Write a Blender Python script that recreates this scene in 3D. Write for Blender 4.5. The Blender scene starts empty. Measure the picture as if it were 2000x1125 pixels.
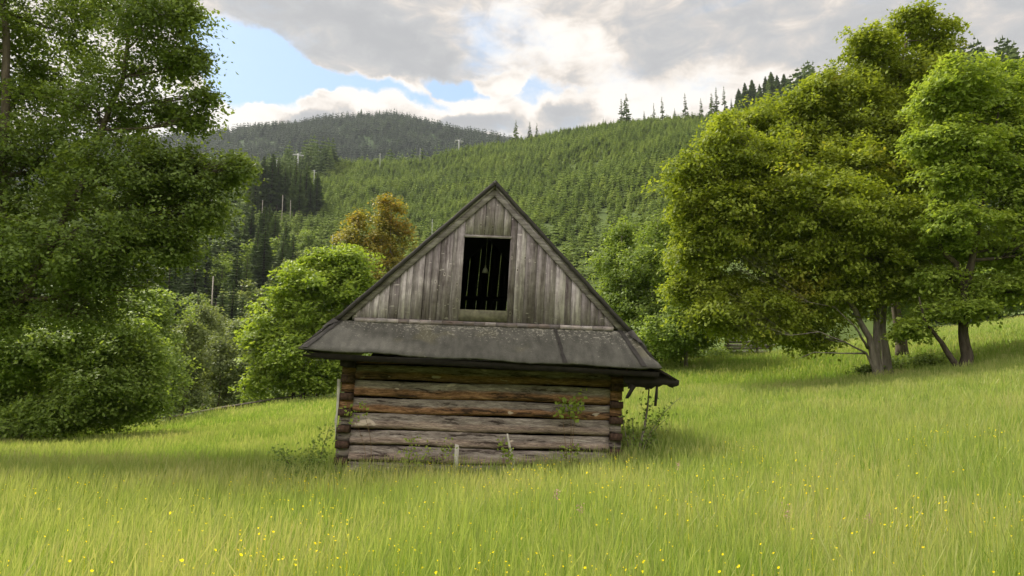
import bpy, math, random
import numpy as np
R = math.radians
rng = np.random.default_rng(7)
random.seed(7)
S = bpy.context.scene
COL = S.collection

# ------------------------------------------------------------------ camera
F, PITCH, EYE = 1444.0, R(9.0), 1.6
cam = bpy.data.cameras.new('camera'); co = bpy.data.objects.new('camera', cam); COL.objects.link(co)
co.location = (0, 0, EYE); co.rotation_euler = (R(90) + PITCH, 0, 0)
cam.sensor_width = 36; cam.lens = F * 36 / 2000; cam.clip_start = 0.1; cam.clip_end = 9000
S.camera = co
S.render.resolution_x, S.render.resolution_y = 1024, 576

def ray(px, py):
    u = (px - 1000) / F; v = (562.5 - py) / F
    return np.array([u, math.cos(PITCH) - v * math.sin(PITCH), math.sin(PITCH) + v * math.cos(PITCH)])
def P(px, py, D):
    d = ray(px, py); return np.array([0, 0, EYE]) + d * (D / d[1])

# ------------------------------------------------------------------ light
SUN_AZ, SUN_EL = R(-52), R(51)
W = bpy.data.worlds.new('World'); S.world = W; W.use_nodes = True
sun = bpy.data.lights.new('sun', 'SUN'); so = bpy.data.objects.new('sun', sun); COL.objects.link(so)
sun.energy = 4.1; sun.angle = R(15); sun.color = (1.0, .93, .80)
sd = np.array([math.sin(SUN_AZ) * math.cos(SUN_EL), math.cos(SUN_AZ) * math.cos(SUN_EL), math.sin(SUN_EL)])
from mathutils import Vector, Matrix
so.rotation_euler = Vector(sd).to_track_quat('Z', 'Y').to_euler()
S.view_settings.view_transform = 'Standard'; S.view_settings.look = 'None'
S.view_settings.exposure = 0.86; S.view_settings.gamma = 1
HAZE = .000065
S.render.engine = 'CYCLES'
S.cycles.max_bounces = 8; S.cycles.transparent_max_bounces = 4
S.cycles.diffuse_bounces = 4; S.cycles.glossy_bounces = 2; S.cycles.transmission_bounces = 4
S.cycles.use_denoising = True

class NT:
    def __init__(s, tree): s.t = tree; tree.nodes.clear()
    def n(s, typ, ins=None, **kw):
        nd = s.t.nodes.new(typ)
        for k, v in kw.items(): setattr(nd, k, v)
        for k, v in (ins or {}).items():
            sk = nd.inputs[k]
            if isinstance(v, bpy.types.NodeSocket): s.t.links.new(v, sk)
            elif isinstance(v, bpy.types.Node): s.t.links.new(v.outputs[0], sk)
            else: sk.default_value = v
        return nd
    def m(s, op, a, b=0.0, c=0.0, clamp=False):
        nd = s.n('ShaderNodeMath', {0: a, 1: b, 2: c}, operation=op); nd.use_clamp = clamp; return nd.outputs[0]
    def ramp(s, f, stops, interp='LINEAR'):
        nd = s.n('ShaderNodeValToRGB', {0: f}); r = nd.color_ramp; r.interpolation = interp
        while len(r.elements) < len(stops): r.elements.new(0.5)
        for e, (p, c) in zip(r.elements, stops):
            e.position = p; e.color = (*c, 1) if len(c) == 3 else c
        return nd.outputs[0]
    def mix(s, f, a, b, mode='MIX'):
        nd = s.n('ShaderNodeMix', data_type='RGBA', blend_type=mode)
        for k, v in ((0, f), (6, a), (7, b)):
            sk = nd.inputs[k]
            if isinstance(v, bpy.types.NodeSocket): s.t.links.new(v, sk)
            else: sk.default_value = v if k == 0 else ((*v, 1) if len(v) == 3 else v)
        return nd.outputs[2]
    def ss(s, x, lo, hi):
        return s.n('ShaderNodeMapRange', {0: x, 1: lo, 2: hi, 3: 0.0, 4: 1.0}, interpolation_type='SMOOTHSTEP').outputs[0]

def azel(px, py):
    d = ray(px, py); return math.atan2(d[0], d[1]), math.atan2(d[2], math.hypot(d[0], d[1]))

def build_world():
    k = NT(W.node_tree)
    sky = k.n('ShaderNodeTexSky', sky_type='NISHITA', sun_disc=False, sun_elevation=SUN_EL, sun_rotation=SUN_AZ,
              air_density=1.0, dust_density=1.0, ozone_density=2.0)
    tc = k.n('ShaderNodeTexCoord')
    xyz = k.n('ShaderNodeSeparateXYZ', {0: tc.outputs['Generated']})
    az = k.m('ARCTAN2', xyz.outputs[0], xyz.outputs[1]); el = k.m('ARCSINE', xyz.outputs[2])
    v0 = k.n('ShaderNodeCombineXYZ', {0: az, 1: el, 2: 0.0}).outputs[0]
    warp = k.n('ShaderNodeTexNoise', {'Vector': v0, 'Scale': 7.0, 'Detail': 6.0, 'Roughness': .62})
    wv = k.n('ShaderNodeVectorMath', {0: warp.outputs['Color'], 1: (.5, .5, .5)}, operation='SUBTRACT').outputs[0]
    wv = k.n('ShaderNodeVectorMath', {0: wv, 1: (.16, .085, 0)}, operation='MULTIPLY').outputs[0]
    v = k.n('ShaderNodeVectorMath', {0: v0, 1: wv}, operation='ADD').outputs[0]
    st = k.n('ShaderNodeMapping', {'Vector': v0, 'Scale': (1, 2.1, 1)}).outputs[0]
    fb = k.n('ShaderNodeTexNoise', {'Vector': st, 'Scale': 5.5, 'Detail': 9.0, 'Roughness': .6, 'Distortion': .35}).outputs[0]
    fb2 = k.n('ShaderNodeTexNoise', {'Vector': st, 'Scale': 16.0, 'Detail': 6.0, 'Roughness': .6, 'Distortion': .5}).outputs[0]
    def blobs(lst, vec):
        tot = None
        for (px, py, rx, ry, w, rot) in lst:
            a, e = azel(px, py)
            mp = k.n('ShaderNodeMapping', {'Vector': vec, 'Location': (a, e, 0), 'Rotation': (0, 0, R(rot)),
                     'Scale': (rx / F, ry / F, 1)}, vector_type='TEXTURE')
            g = k.n('ShaderNodeTexGradient', {0: mp.outputs[0]}, gradient_type='SPHERICAL').outputs['Fac']
            g = k.m('SMOOTH_MIN', k.m('MULTIPLY', g, 1.8), 1.0, .25)
            g = k.m('MULTIPLY', g, w)
            tot = g if tot is None else k.m('ADD', tot, g)
        return tot
    # cloud cover removed in the blue openings, (px, py, rx, ry, weight, rotation)
    hole = blobs([(500, 135, 165, 85, 1.0, -12), (700, 160, 220, 30, .75, -10), (430, 215, 60, 60, .25, 0), (880, 160, 90, 24, .6, -8), (1050, 170, 120, 34, .42, -10),
                  (560, 115, 110, 50, .4, -20)], v)
    puff = blobs([(730, 205, 190, 48, 1.0, -8), (975, 152, 70, 26, .8, 4), (560, 205, 110, 40, .6, 20), (480, 235, 80, 55, .7, 0),
                  (385, 215, 60, 60, .45, 0), (650, 190, 90, 28, .5, 0), (1120, 190, 60, 30, .4, 0)], v)
    cov = k.m('ADD', k.m('SUBTRACT', k.m('ADD', .62, k.m('MULTIPLY', k.m('SUBTRACT', fb, .5), 1.35)), hole), puff)
    cover = k.ss(cov, .12, .60)
    # bright (thin, sunlit) against grey (thick) cloud
    bright = blobs([(1130, 95, 130, 50, .62, -12), (960, 60, 90, 60, .20, -30), (1230, 185, 220, 55, .62, 5), (740, 180, 190, 42, .75, -8), (980, 150, 80, 30, .75, 0),
                    (470, 215, 120, 60, .6, 0), (350, 235, 130, 80, .8, 0), (1010, 20, 60, 50, .15, 0), (1180, 60, 60, 60, .1, 0), (1430, 180, 160, 45, .35, 0),
                    (90, 100, 120, 90, .5, 0), (1560, 50, 90, 60, .2, 0), (1050, 190, 70, 40, .4, 0), (610, 190, 90, 30, .5, 0), (930, 200, 80, 30, .5, 0)], v)
    grey = blobs([(640, 45, 330, 80, .45, -8), (800, 95, 130, 50, .4, -20), (1420, 60, 420, 110, .35, 0), (1850, 60, 350, 120, .3, 0), (940, 245, 110, 34, .8, 0),
                  (1115, 215, 75, 34, .8, 0), (600, 225, 70, 24, .4, 10), (760, 0, 260, 60, .2, 0)], v)
    t = k.m('ADD', k.m('SUBTRACT', bright, grey), k.m('ADD', k.m('MULTIPLY', k.m('SUBTRACT', fb2, .5), 1.6), k.m('MULTIPLY', k.m('SUBTRACT', fb, .5), 1.3)))
    edge = k.m('MULTIPLY', k.m('SUBTRACT', 1.0, k.ss(cov, .45, .85)), .35)
    t = k.m('ADD', t, edge)
    ccol = k.ramp(k.ss(t, -.75, .75), [(0, (.25, .252, .26)), (.3, (.29, .29, .294)), (.5, (.345, .327, .315)), (.66, (.43, .39, .352)), (.82, (.52, .475, .43)), (1, (.59, .56, .52))])
    skyc = k.n('ShaderNodeVectorMath', {0: sky.outputs[0], 1: (.105, .108, .105)}, operation='MULTIPLY').outputs[0]
    # pale veil low over the horizon
    hz = k.m('SUBTRACT', 1.0, k.ss(el, .12, .55))
    skyc = k.mix(k.m('ADD', .30, k.m('MULTIPLY', hz, .35)), skyc, (.26, .40, .53))
    up = k.ss(el, -.05, .02)
    col = k.mix(cover, skyc, ccol)
    col = k.mix(up, (.08, .10, .05), col)
    # added fill: unseen sky behind the viewer brightened to light surfaces facing it
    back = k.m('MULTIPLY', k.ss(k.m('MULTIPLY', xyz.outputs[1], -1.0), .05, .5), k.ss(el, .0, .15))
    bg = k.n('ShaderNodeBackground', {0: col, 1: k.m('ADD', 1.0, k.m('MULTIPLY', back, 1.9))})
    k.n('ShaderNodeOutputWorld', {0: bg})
build_world()
W.cycles.sampling_method = 'MANUAL'; W.cycles.sample_map_resolution = 512

# ------------------------------------------------------------------ helpers
def link(name, me, mat=None, parent=None, mats=None):
    o = bpy.data.objects.new(name, me); COL.objects.link(o)
    for m_ in (mats or ([mat] if mat else [])): me.materials.append(m_)
    if parent is not None: o.parent = parent
    return o
def tag(o, label=None, cat=None, group=None, kind=None):
    if label: o['label'] = label
    if cat: o['category'] = cat
    if group: o['group'] = group
    if kind: o['kind'] = kind
    return o
def empty(name, loc=(0, 0, 0)):
    o = bpy.data.objects.new(name, None); COL.objects.link(o); o.location = tuple(map(float, loc)); o.empty_display_size = .3
    return o
def np_mesh(name, V, loops, sizes, matidx=None, smooth=False, attr=None):
    """V (n,3); loops flat int array; sizes int array of polygon sizes"""
    me = bpy.data.meshes.new(name)
    V = np.asarray(V, dtype=np.float32); loops = np.asarray(loops, dtype=np.int32); sizes = np.asarray(sizes, dtype=np.int32)
    me.vertices.add(len(V)); me.vertices.foreach_set('co', V.ravel())
    me.loops.add(len(loops)); me.loops.foreach_set('vertex_index', loops)
    me.polygons.add(len(sizes)); st = np.zeros(len(sizes), np.int32); st[1:] = np.cumsum(sizes)[:-1]
    me.polygons.foreach_set('loop_start', st); me.polygons.foreach_set('loop_total', sizes)
    if matidx is not None: me.polygons.foreach_set('material_index', np.asarray(matidx, np.int32))
    if smooth: me.polygons.foreach_set('use_smooth', np.ones(len(sizes), bool))
    if attr is not None:
        a = me.attributes.new('rnd', 'FLOAT', 'POINT'); a.data.foreach_set('value', np.asarray(attr, np.float32))
    me.update(calc_edges=True)
    return me
class MB:
    def __init__(s): s.v = []; s.f = []; s.a = []
    def add(s, vs, fs, a=0.0):
        b = len(s.v); s.v += [tuple(map(float, q)) for q in vs]; s.f += [tuple(b + i for i in f) for f in fs]; s.a += [a] * len(vs)
    def box(s, x0, x1, y0, y1, z0, z1, a=0.0, top=None):
        vs = [(x0, y0, z0), (x1, y0, z0), (x1, y1, z0), (x0, y1, z0), (x0, y0, z1), (x1, y0, z1), (x1, y1, z1), (x0, y1, z1)]
        if top: vs = [vs[i] if i < 4 else top[i - 4] for i in range(8)]
        s.add(vs, [(0, 3, 2, 1), (4, 5, 6, 7), (0, 1, 5, 4), (1, 2, 6, 5), (2, 3, 7, 6), (3, 0, 4, 7)], a)
    def prism(s, pts, y0, y1, a=0.0):       # polygon in xz extruded along y
        n = len(pts)
        s.add([(x, y0, z) for x, z in pts] + [(x, y1, z) for x, z in pts],
              [tuple(range(n)), tuple(range(2 * n - 1, n - 1, -1))] + [((i + 1) % n, i, n + i, n + (i + 1) % n) for i in range(n)], a)
    def slab(s, pts, th, a=0.0):            # planar polygon in space, thickened downward along its normal
        p = [Vector(q) for q in pts]; nrm = Vector((0, 0, 0))
        for i in range(len(p)): nrm += p[i].cross(p[(i + 1) % len(p)])
        nrm.normalize()
        if nrm.z < 0: p.reverse(); nrm = -nrm
        n = len(p)
        s.add([tuple(q) for q in p] + [tuple(q - nrm * th) for q in p],
              [tuple(range(n)), tuple(range(2 * n - 1, n - 1, -1))] + [((i + 1) % n, i, n + i, n + (i + 1) % n) for i in range(n)], a)
    def tube(s, pts, rad, n=7, a=0.0, wob=0.0, rot=0.0):
        pts = [Vector(tuple(map(float, q))) for q in pts]; m = len(pts)
        if not hasattr(rad, '__len__'): rad = [rad] * m
        vs = []; ref = Vector((0.31, .9, .2))
        for i, q in enumerate(pts):
            d = (pts[min(i + 1, m - 1)] - pts[max(i - 1, 0)])
            if d.length < 1e-9: d = Vector((0, 0, 1))
            d.normalize(); u = d.cross(ref)
            if u.length < .1: u = d.cross(Vector((1, 0, 0)))
            u.normalize(); w = d.cross(u)
            for j in range(n):
                t = 2 * math.pi * j / n + rot; rr = rad[i] * (1 + (random.uniform(-wob, wob) if wob else 0))
                vs.append(q + (u * math.cos(t) + w * math.sin(t)) * rr)
        fs = [(i * n + j, i * n + (j + 1) % n, (i + 1) * n + (j + 1) % n, (i + 1) * n + j) for i in range(m - 1) for j in range(n)]
        fs += [tuple(range(n - 1, -1, -1)), tuple(range((m - 1) * n, m * n))]
        s.add(vs, fs, a)
    def mesh(s, name, smooth=False, attr=False):
        loops = [i for f in s.f for i in f]
        return np_mesh(name, np.array(s.v).reshape(-1, 3), loops, [len(f) for f in s.f], smooth=smooth, attr=s.a if attr else None)
    def build(s, name, mat, parent=None, smooth=False, attr=False):
        return link(name, s.mesh(name, smooth, attr), mat, parent)

# ------------------------------------------------------------------ materials
def new_mat(name):
    m_ = bpy.data.materials.new(name); m_.use_nodes = True; return m_, NT(m_.node_tree)
def finish(k, shader): k.n('ShaderNodeOutputMaterial', {0: shader})
def plain(name, c, rough=.8, var=.35, sc=8.0):
    m_, k = new_mat(name); tc = k.n('ShaderNodeTexCoord')
    ns = k.n('ShaderNodeTexNoise', {'Vector': tc.outputs['Object'], 'Scale': sc, 'Detail': 5.0}).outputs[0]
    col = k.ramp(ns, [(.3, tuple(x * (1 - var) for x in c)), (.7, tuple(min(1, x * (1 + var)) for x in c))])
    b = k.n('ShaderNodeBsdfPrincipled', {'Base Color': col, 'Roughness': rough, 'Specular IOR Level': .25})
    finish(k, b.outputs[0]); return m_
def leaf_mat(name, dark, mid, light, trans=.42, extra=None, nscale=.6, rough=.5):
    m_, k = new_mat(name)
    g = k.n('ShaderNodeNewGeometry'); tc = k.n('ShaderNodeTexCoord')
    ns = k.n('ShaderNodeTexNoise', {'Vector': tc.outputs['Object'], 'Scale': nscale, 'Detail': 3.0}).outputs[0]
    f = k.m('ADD', k.m('MULTIPLY', g.outputs['Random Per Island'], .62), k.m('MULTIPLY', k.m('SUBTRACT', ns, .31), 1.0))
    stops = [(.05, dark), (.45, mid), (.92, light)]
    c = k.ramp(f, stops)
    if extra:
        col, lo, hi, sc = extra
        n2 = k.n('ShaderNodeTexNoise', {'Vector': tc.outputs['Object'], 'Scale': sc, 'Detail': 2.0, 'W': 3.0}, noise_dimensions='4D').outputs[0]
        z = k.n('ShaderNodeSeparateXYZ', {0: tc.outputs['Object']})
        ff = k.m('MULTIPLY', k.ss(n2, lo, hi), k.ss(g.outputs['Random Per Island'], .1, .6))
        c = k.mix(ff, c, col)
    b = k.n('ShaderNodeBsdfPrincipled', {'Base Color': c, 'Roughness': rough, 'Specular IOR Level': .2})
    tcol = k.mix(1.0, c, (1.25, 1.2, .55), 'MULTIPLY')
    tr = k.n('ShaderNodeBsdfTranslucent', {0: tcol})
    mx = k.n('ShaderNodeMixShader', {0: trans, 1: b.outputs[0], 2: tr.outputs[0]})
    finish(k, mx.outputs[0]); return m_
M_LEFT = leaf_mat('leaf_dark_green', (.085, .125, .034), (.145, .21, .052), (.24, .32, .09), .48)
M_LOW = leaf_mat('leaf_mid_green', (.13, .19, .045), (.21, .30, .065), (.33, .42, .12), .48)
M_MAPLE = leaf_mat('leaf_bright_green', (.14, .21, .032), (.245, .345, .048), (.37, .46, .09), .47)
M_SEED = leaf_mat('leaf_yellow_green', (.125, .17, .022), (.215, .275, .032), (.35, .41, .07), .48, extra=((.40, .38, .06), .58, .74, .35))
M_CHERRY = leaf_mat('leaf_fresh_green', (.15, .22, .04), (.25, .34, .055), (.37, .46, .10), .48)
M_ORANGE = leaf_mat('leaf_orange', (.15, .16, .04), (.24, .23, .05), (.34, .30, .07), .46, extra=((.36, .25, .05), .47, .70, .5))
M_BUSH = leaf_mat('leaf_grove_green', (.11, .17, .04), (.18, .26, .055), (.28, .36, .10), .46)
M_GREYG = leaf_mat('leaf_grey_green', (.10, .13, .05), (.17, .22, .08), (.26, .31, .12), .46)

def conifer_mat(name, a, b_, c, sc=.02):
    m_, k = new_mat(name)
    oi = k.n('ShaderNodeObjectInfo'); at = k.n('ShaderNodeAttribute', attribute_name='rnd'); g = k.n('ShaderNodeNewGeometry')
    ns = k.n('ShaderNodeTexNoise', {'Vector': g.outputs['Position'], 'Scale': sc, 'Detail': 3.0}).outputs[0]
    f = k.m('FRACT', k.m('ADD', oi.outputs['Random'], at.outputs['Fac']))
    f = k.m('ADD', k.m('MULTIPLY', f, .5), k.m('MULTIPLY', k.m('SUBTRACT', ns, .3), 1.1))
    f = k.m('ADD', f, k.m('MULTIPLY', k.m('SUBTRACT', g.outputs['Random Per Island'], .5), .25))
    col = k.ramp(f, [(.1, a), (.5, b_), (.95, c)])
    b = k.n('ShaderNodeBsdfPrincipled', {'Base Color': col, 'Roughness': .65, 'Specular IOR Level': .2})
    tr = k.n('ShaderNodeBsdfTranslucent', {0: col})
    mx = k.n('ShaderNodeMixShader', {0: .25, 1: b.outputs[0], 2: tr.outputs[0]})
    finish(k, mx.outputs[0]); return m_
M_SPRUCE = conifer_mat('needles_dark', (.10, .14, .055), (.155, .215, .075), (.25, .31, .11), .05)
M_YOUNG = conifer_mat('needles_young', (.125, .18, .045), (.21, .28, .06), (.32, .385, .09), .03)
M_FAR = conifer_mat('needles_far', (.035, .052, .03), (.055, .08, .042), (.095, .13, .06), .004)

def bark_mat(name, a, b_, sc=9.0, zs=.25):
    m_, k = new_mat(name); tc = k.n('ShaderNodeTexCoord')
    mp = k.n('ShaderNodeMapping', {'Vector': tc.outputs['Object'], 'Scale': (1, 1, zs)}).outputs[0]
    ns = k.n('ShaderNodeTexNoise', {'Vector': mp, 'Scale': sc, 'Detail': 6.0, 'Roughness': .7}).outputs[0]
    col = k.ramp(ns, [(.3, a), (.7, b_)])
    bp = k.n('ShaderNodeBump', {'Height': ns, 'Strength': .6, 'Distance': .03})
    b = k.n('ShaderNodeBsdfPrincipled', {'Base Color': col, 'Roughness': .9, 'Specular IOR Level': .1, 'Normal': bp.outputs[0]})
    finish(k, b.outputs[0]); return m_
M_BARK = bark_mat('bark_dark', (.035, .028, .020), (.12, .10, .08))
M_BARKL = bark_mat('bark_light', (.09, .075, .06), (.30, .27, .23), 6.0)
M_BARKM = bark_mat('bark_mid', (.05, .04, .03), (.17, .14, .11))
M_DEAD = bark_mat('dead_wood', (.20, .18, .15), (.45, .42, .37))

def ground_mat(name, stops, sc):
    m_, k = new_mat(name); g = k.n('ShaderNodeNewGeometry')
    ns = k.n('ShaderNodeTexNoise', {'Vector': g.outputs['Position'], 'Scale': sc, 'Detail': 8.0, 'Roughness': .65}).outputs[0]
    col = k.ramp(ns, stops)
    b = k.n('ShaderNodeBsdfPrincipled', {'Base Color': col, 'Roughness': .95, 'Specular IOR Level': .1})
    finish(k, b.outputs[0]); return m_
M_MEADOW = ground_mat('meadow_soil', [(.3, (.10, .15, .025)), (.55, (.16, .22, .035)), (.75, (.22, .26, .06))], .9)
M_HILL = ground_mat('hill_cover', [(.3, (.05, .075, .02)), (.7, (.085, .12, .03))], .05)
M_MOUNT = ground_mat('mountain_cover', [(.3, (.025, .045, .015)), (.7, (.05, .085, .025))], .01)

def grass_mat():
    m_, k = new_mat('grass_blades'); g = k.n('ShaderNodeNewGeometry')
    p = g.outputs['Position']; r = g.outputs['Random Per Island']
    n1 = k.n('ShaderNodeTexNoise', {'Vector': p, 'Scale': .55, 'Detail': 4.0, 'Roughness': .6}).outputs[0]
    n2 = k.n('ShaderNodeTexNoise', {'Vector': p, 'Scale': 2.6, 'Detail': 2.0}).outputs[0]
    f = k.m('ADD', k.m('MULTIPLY', r, .55), k.m('ADD', k.m('MULTIPLY', k.m('SUBTRACT', n1, .5), 1.3), k.m('MULTIPLY', k.m('SUBTRACT', n2, .4), .5)))
    c = k.ramp(f, [(.0, (.165, .275, .040)), (.3, (.25, .365, .062)), (.6, (.345, .435, .115)), (.85, (.44, .475, .19)), (1, (.52, .51, .30))])
    # seed heads: the upper part of the sward is straw coloured
    at = k.n('ShaderNodeAttribute', attribute_name='rnd').outputs['Fac']
    c = k.mix(k.m('MULTIPLY', at, k.m('ADD', .25, k.m('MULTIPLY', .65, k.ss(n1, .35, .75)))), c, (.46, .42, .20))
    b = k.n('ShaderNodeBsdfPrincipled', {'Base Color': c, 'Roughness': .55, 'Specular IOR Level': .3})
    tr = k.n('ShaderNodeBsdfTranslucent', {0: k.mix(1.0, c, (1.1, 1.1, .6), 'MULTIPLY')})
    mx = k.n('ShaderNodeMixShader', {0: .5, 1: b.outputs[0], 2: tr.outputs[0]})
    finish(k, mx.outputs[0]); return m_
M_GRASS = grass_mat()

def plank_mat(name, vert=True, tone=1.0, warm=0.0, knots=True):
    """weathered silver boards; grain runs along z (vert) or x"""
    m_, k = new_mat(name); tc = k.n('ShaderNodeTexCoord'); g = k.n('ShaderNodeNewGeometry')
    r = g.outputs['Random Per Island']
    off = k.n('ShaderNodeCombineXYZ', {0: k.m('MULTIPLY', r, 7.0), 1: 0.0, 2: k.m('MULTIPLY', r, 13.0)}).outputs[0]
    v = k.n('ShaderNodeVectorMath', {0: tc.outputs['Object'], 1: off}, operation='ADD').outputs[0]
    wob = k.n('ShaderNodeTexNoise', {'Vector': v, 'Scale': 2.5, 'Detail': 2.0})
    wv = k.n('ShaderNodeVectorMath', {0: k.n('ShaderNodeVectorMath', {0: wob.outputs['Color'], 1: (.5, .5, .5)}, operation='SUBTRACT').outputs[0], 1: (.05, .05, .05)}, operation='MULTIPLY').outputs[0]
    v2 = k.n('ShaderNodeVectorMath', {0: v, 1: wv}, operation='ADD').outputs[0]
    sc = (1, 1, .045) if vert else (.045, 1, 1)
    mp = k.n('ShaderNodeMapping', {'Vector': v2, 'Scale': sc}).outputs[0]
    gr = k.n('ShaderNodeTexNoise', {'Vector': mp, 'Scale': 55.0, 'Detail': 4.0, 'Roughness': .7}).outputs[0]
    g2 = k.n('ShaderNodeTexNoise', {'Vector': mp, 'Scale': 14.0, 'Detail': 3.0, 'Roughness': .6}).outputs[0]
    pt = k.n('ShaderNodeTexNoise', {'Vector': v, 'Scale': 3.2, 'Detail': 5.0, 'Roughness': .7}).outputs[0]
    f = k.m('ADD', k.m('MULTIPLY', gr, .38), k.m('ADD', k.m('MULTIPLY', g2, .42), k.m('MULTIPLY', pt, .35)))
    f = k.m('ADD', f, k.m('MULTIPLY', k.m('SUBTRACT', r, .5), .17))
    T = lambda c: tuple(x * tone for x in c)
    col = k.ramp(f, [(.36, T((.040, .030, .030))), (.49, T((.118, .102, .104))), (.60, T((.205, .184, .186))), (.74, T((.40, .37, .37)))])
    if warm: col = k.mix(k.m('MULTIPLY', k.ss(pt, .42, .66), warm), col, T((.24, .13, .065)))
    if knots:
        kn = k.n('ShaderNodeTexVoronoi', {'Vector': k.n('ShaderNodeMapping', {'Vector': v2, 'Scale': (1.7, 1, 1.0) if vert else (1, 1, 1.7)}).outputs[0], 'Scale': 3.4}, feature='F1')
        d = kn.outputs['Distance']
        col = k.mix(k.m('MULTIPLY', k.m('SUBTRACT', 1.0, k.ss(d, .035, .10)), .75), col, T((.035, .026, .022)))
        ring = k.m('MULTIPLY', k.ss(d, .07, .11), k.m('SUBTRACT', 1.0, k.ss(d, .11, .17)))
        col = k.mix(k.m('MULTIPLY', ring, .30), col, T((.42, .39, .36)))
        sc3 = k.n('ShaderNodeTexNoise', {'Vector': k.n('ShaderNodeMapping', {'Vector': v2, 'Scale': (1, 1, 3.2) if vert else (2.5, 1, 1)}).outputs[0], 'Scale': 5.0, 'Detail': 3.0}).outputs[0]
        col = k.mix(k.m('MULTIPLY', k.ss(sc3, .66, .70), .5), col, T((.50, .47, .44)))
    bp = k.n('ShaderNodeBump', {'Height': f, 'Strength': .55, 'Distance': .008})
    b = k.n('ShaderNodeBsdfPrincipled', {'Base Color': col, 'Roughness': .85, 'Specular IOR Level': .2, 'Normal': bp.outputs[0]})
    finish(k, b.outputs[0]); return m_
M_BOARD = plank_mat('weathered_boards', True, 1.32)
M_BARGE = plank_mat('weathered_bargeboard', False, 1.1, 0, False)
M_SILLW = plank_mat('ledge_wood', False, 1.0, .2, False)
M_SILL = plain('mossy_sill', (.11, .105, .07), .85, .35, 12.0)
M_INNER = plain('loft_wood_darkened', (.012, .010, .009), .95)  # colour set near-black to stand in for the loft's deep shade

def log_mat(name, tone, brown, dark=0.0):
    m_, k = new_mat(name); tc = k.n('ShaderNodeTexCoord'); at = k.n('ShaderNodeAttribute', attribute_name='rnd').outputs['Fac']
    oi = k.n('ShaderNodeObjectInfo').outputs['Random']
    v = k.n('ShaderNodeVectorMath', {0: tc.outputs['Object'], 1: k.n('ShaderNodeCombineXYZ', {0: k.m('MULTIPLY', oi, 30.0), 1: 0.0, 2: 0.0}).outputs[0]}, operation='ADD').outputs[0]
    wb = k.n('ShaderNodeTexNoise', {'Vector': v, 'Scale': 1.6, 'Detail': 3.0})
    wv = k.n('ShaderNodeVectorMath', {0: k.n('ShaderNodeVectorMath', {0: wb.outputs['Color'], 1: (.5, .5, .5)}, operation='SUBTRACT').outputs[0], 1: (.1, .1, .14)}, operation='MULTIPLY').outputs[0]
    v2 = k.n('ShaderNodeVectorMath', {0: v, 1: wv}, operation='ADD').outputs[0]
    mp = k.n('ShaderNodeMapping', {'Vector': v2, 'Scale': (.07, 1, 1)}).outputs[0]
    gr = k.n('ShaderNodeTexNoise', {'Vector': mp, 'Scale': 70.0, 'Detail': 6.0, 'Roughness': .8}).outputs[0]
    mp2 = k.n('ShaderNodeMapping', {'Vector': v2, 'Scale': (.12, 1, 1)}).outputs[0]
    g2 = k.n('ShaderNodeTexNoise', {'Vector': mp2, 'Scale': 11.0, 'Detail': 4.0, 'Roughness': .65}).outputs[0]
    pt = k.n('ShaderNodeTexNoise', {'Vector': v, 'Scale': 2.0, 'Detail': 4.0}).outputs[0]
    f = k.m('ADD', k.m('MULTIPLY', k.m('SUBTRACT', gr, .5), 1.0), k.m('ADD', .2, k.m('MULTIPLY', g2, .62)))
    T = lambda c: tuple(x * tone for x in c)
    grey = k.ramp(f, [(.32, T((.045, .036, .032))), (.46, T((.13, .108, .098))), (.60, T((.23, .20, .18))), (.75, T((.40, .37, .33)))])
    brn = k.ramp(f, [(.30, T((.035, .018, .010))), (.46, T((.12, .062, .032))), (.60, T((.26, .14, .070))), (.75, T((.44, .27, .15)))])
    w = k.m('SUBTRACT', 1.0, k.ss(k.m('ADD', at, k.m('MULTIPLY', k.m('SUBTRACT', pt, .5), .5)), .38, .62))
    col = k.mix(k.m('MULTIPLY', w, brown), grey, brn)
    crack = k.ss(g2, .385, .405)
    col = k.mix(k.m('MULTIPLY', k.m('SUBTRACT', 1.0, crack), .75), col, T((.02, .014, .011)))
    kn = k.n('ShaderNodeTexVoronoi', {'Vector': k.n('ShaderNodeMapping', {'Vector': v2, 'Scale': (1, 1, 2.0)}).outputs[0], 'Scale': 2.3}).outputs['Distance']
    col = k.mix(k.m('MULTIPLY', k.m('SUBTRACT', 1.0, k.ss(kn, .05, .11)), .8), col, T((.03, .018, .012)))
    pale = k.ss(k.n('ShaderNodeTexNoise', {'Vector': k.n('ShaderNodeMapping', {'Vector': v2, 'Scale': (.45, 1, 1)}).outputs[0], 'Scale': 5.0, 'Detail': 3.0}).outputs[0], .66, .70)
    col = k.mix(k.m('MULTIPLY', pale, .6), col, T((.52, .45, .38)))
    bp = k.n('ShaderNodeBump', {'Height': f, 'Strength': .7, 'Distance': .02})
    b = k.n('ShaderNodeBsdfPrincipled', {'Base Color': col, 'Roughness': .85, 'Specular IOR Level': .2, 'Normal': bp.outputs[0]})
    finish(k, b.outputs[0]); return m_
M_LOGB = log_mat('log_brown', 1.45, .95)
M_LOGG = log_mat('log_grey', 1.5, .25)
M_LOGD = log_mat('log_sheltered', .9, .8)

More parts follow.
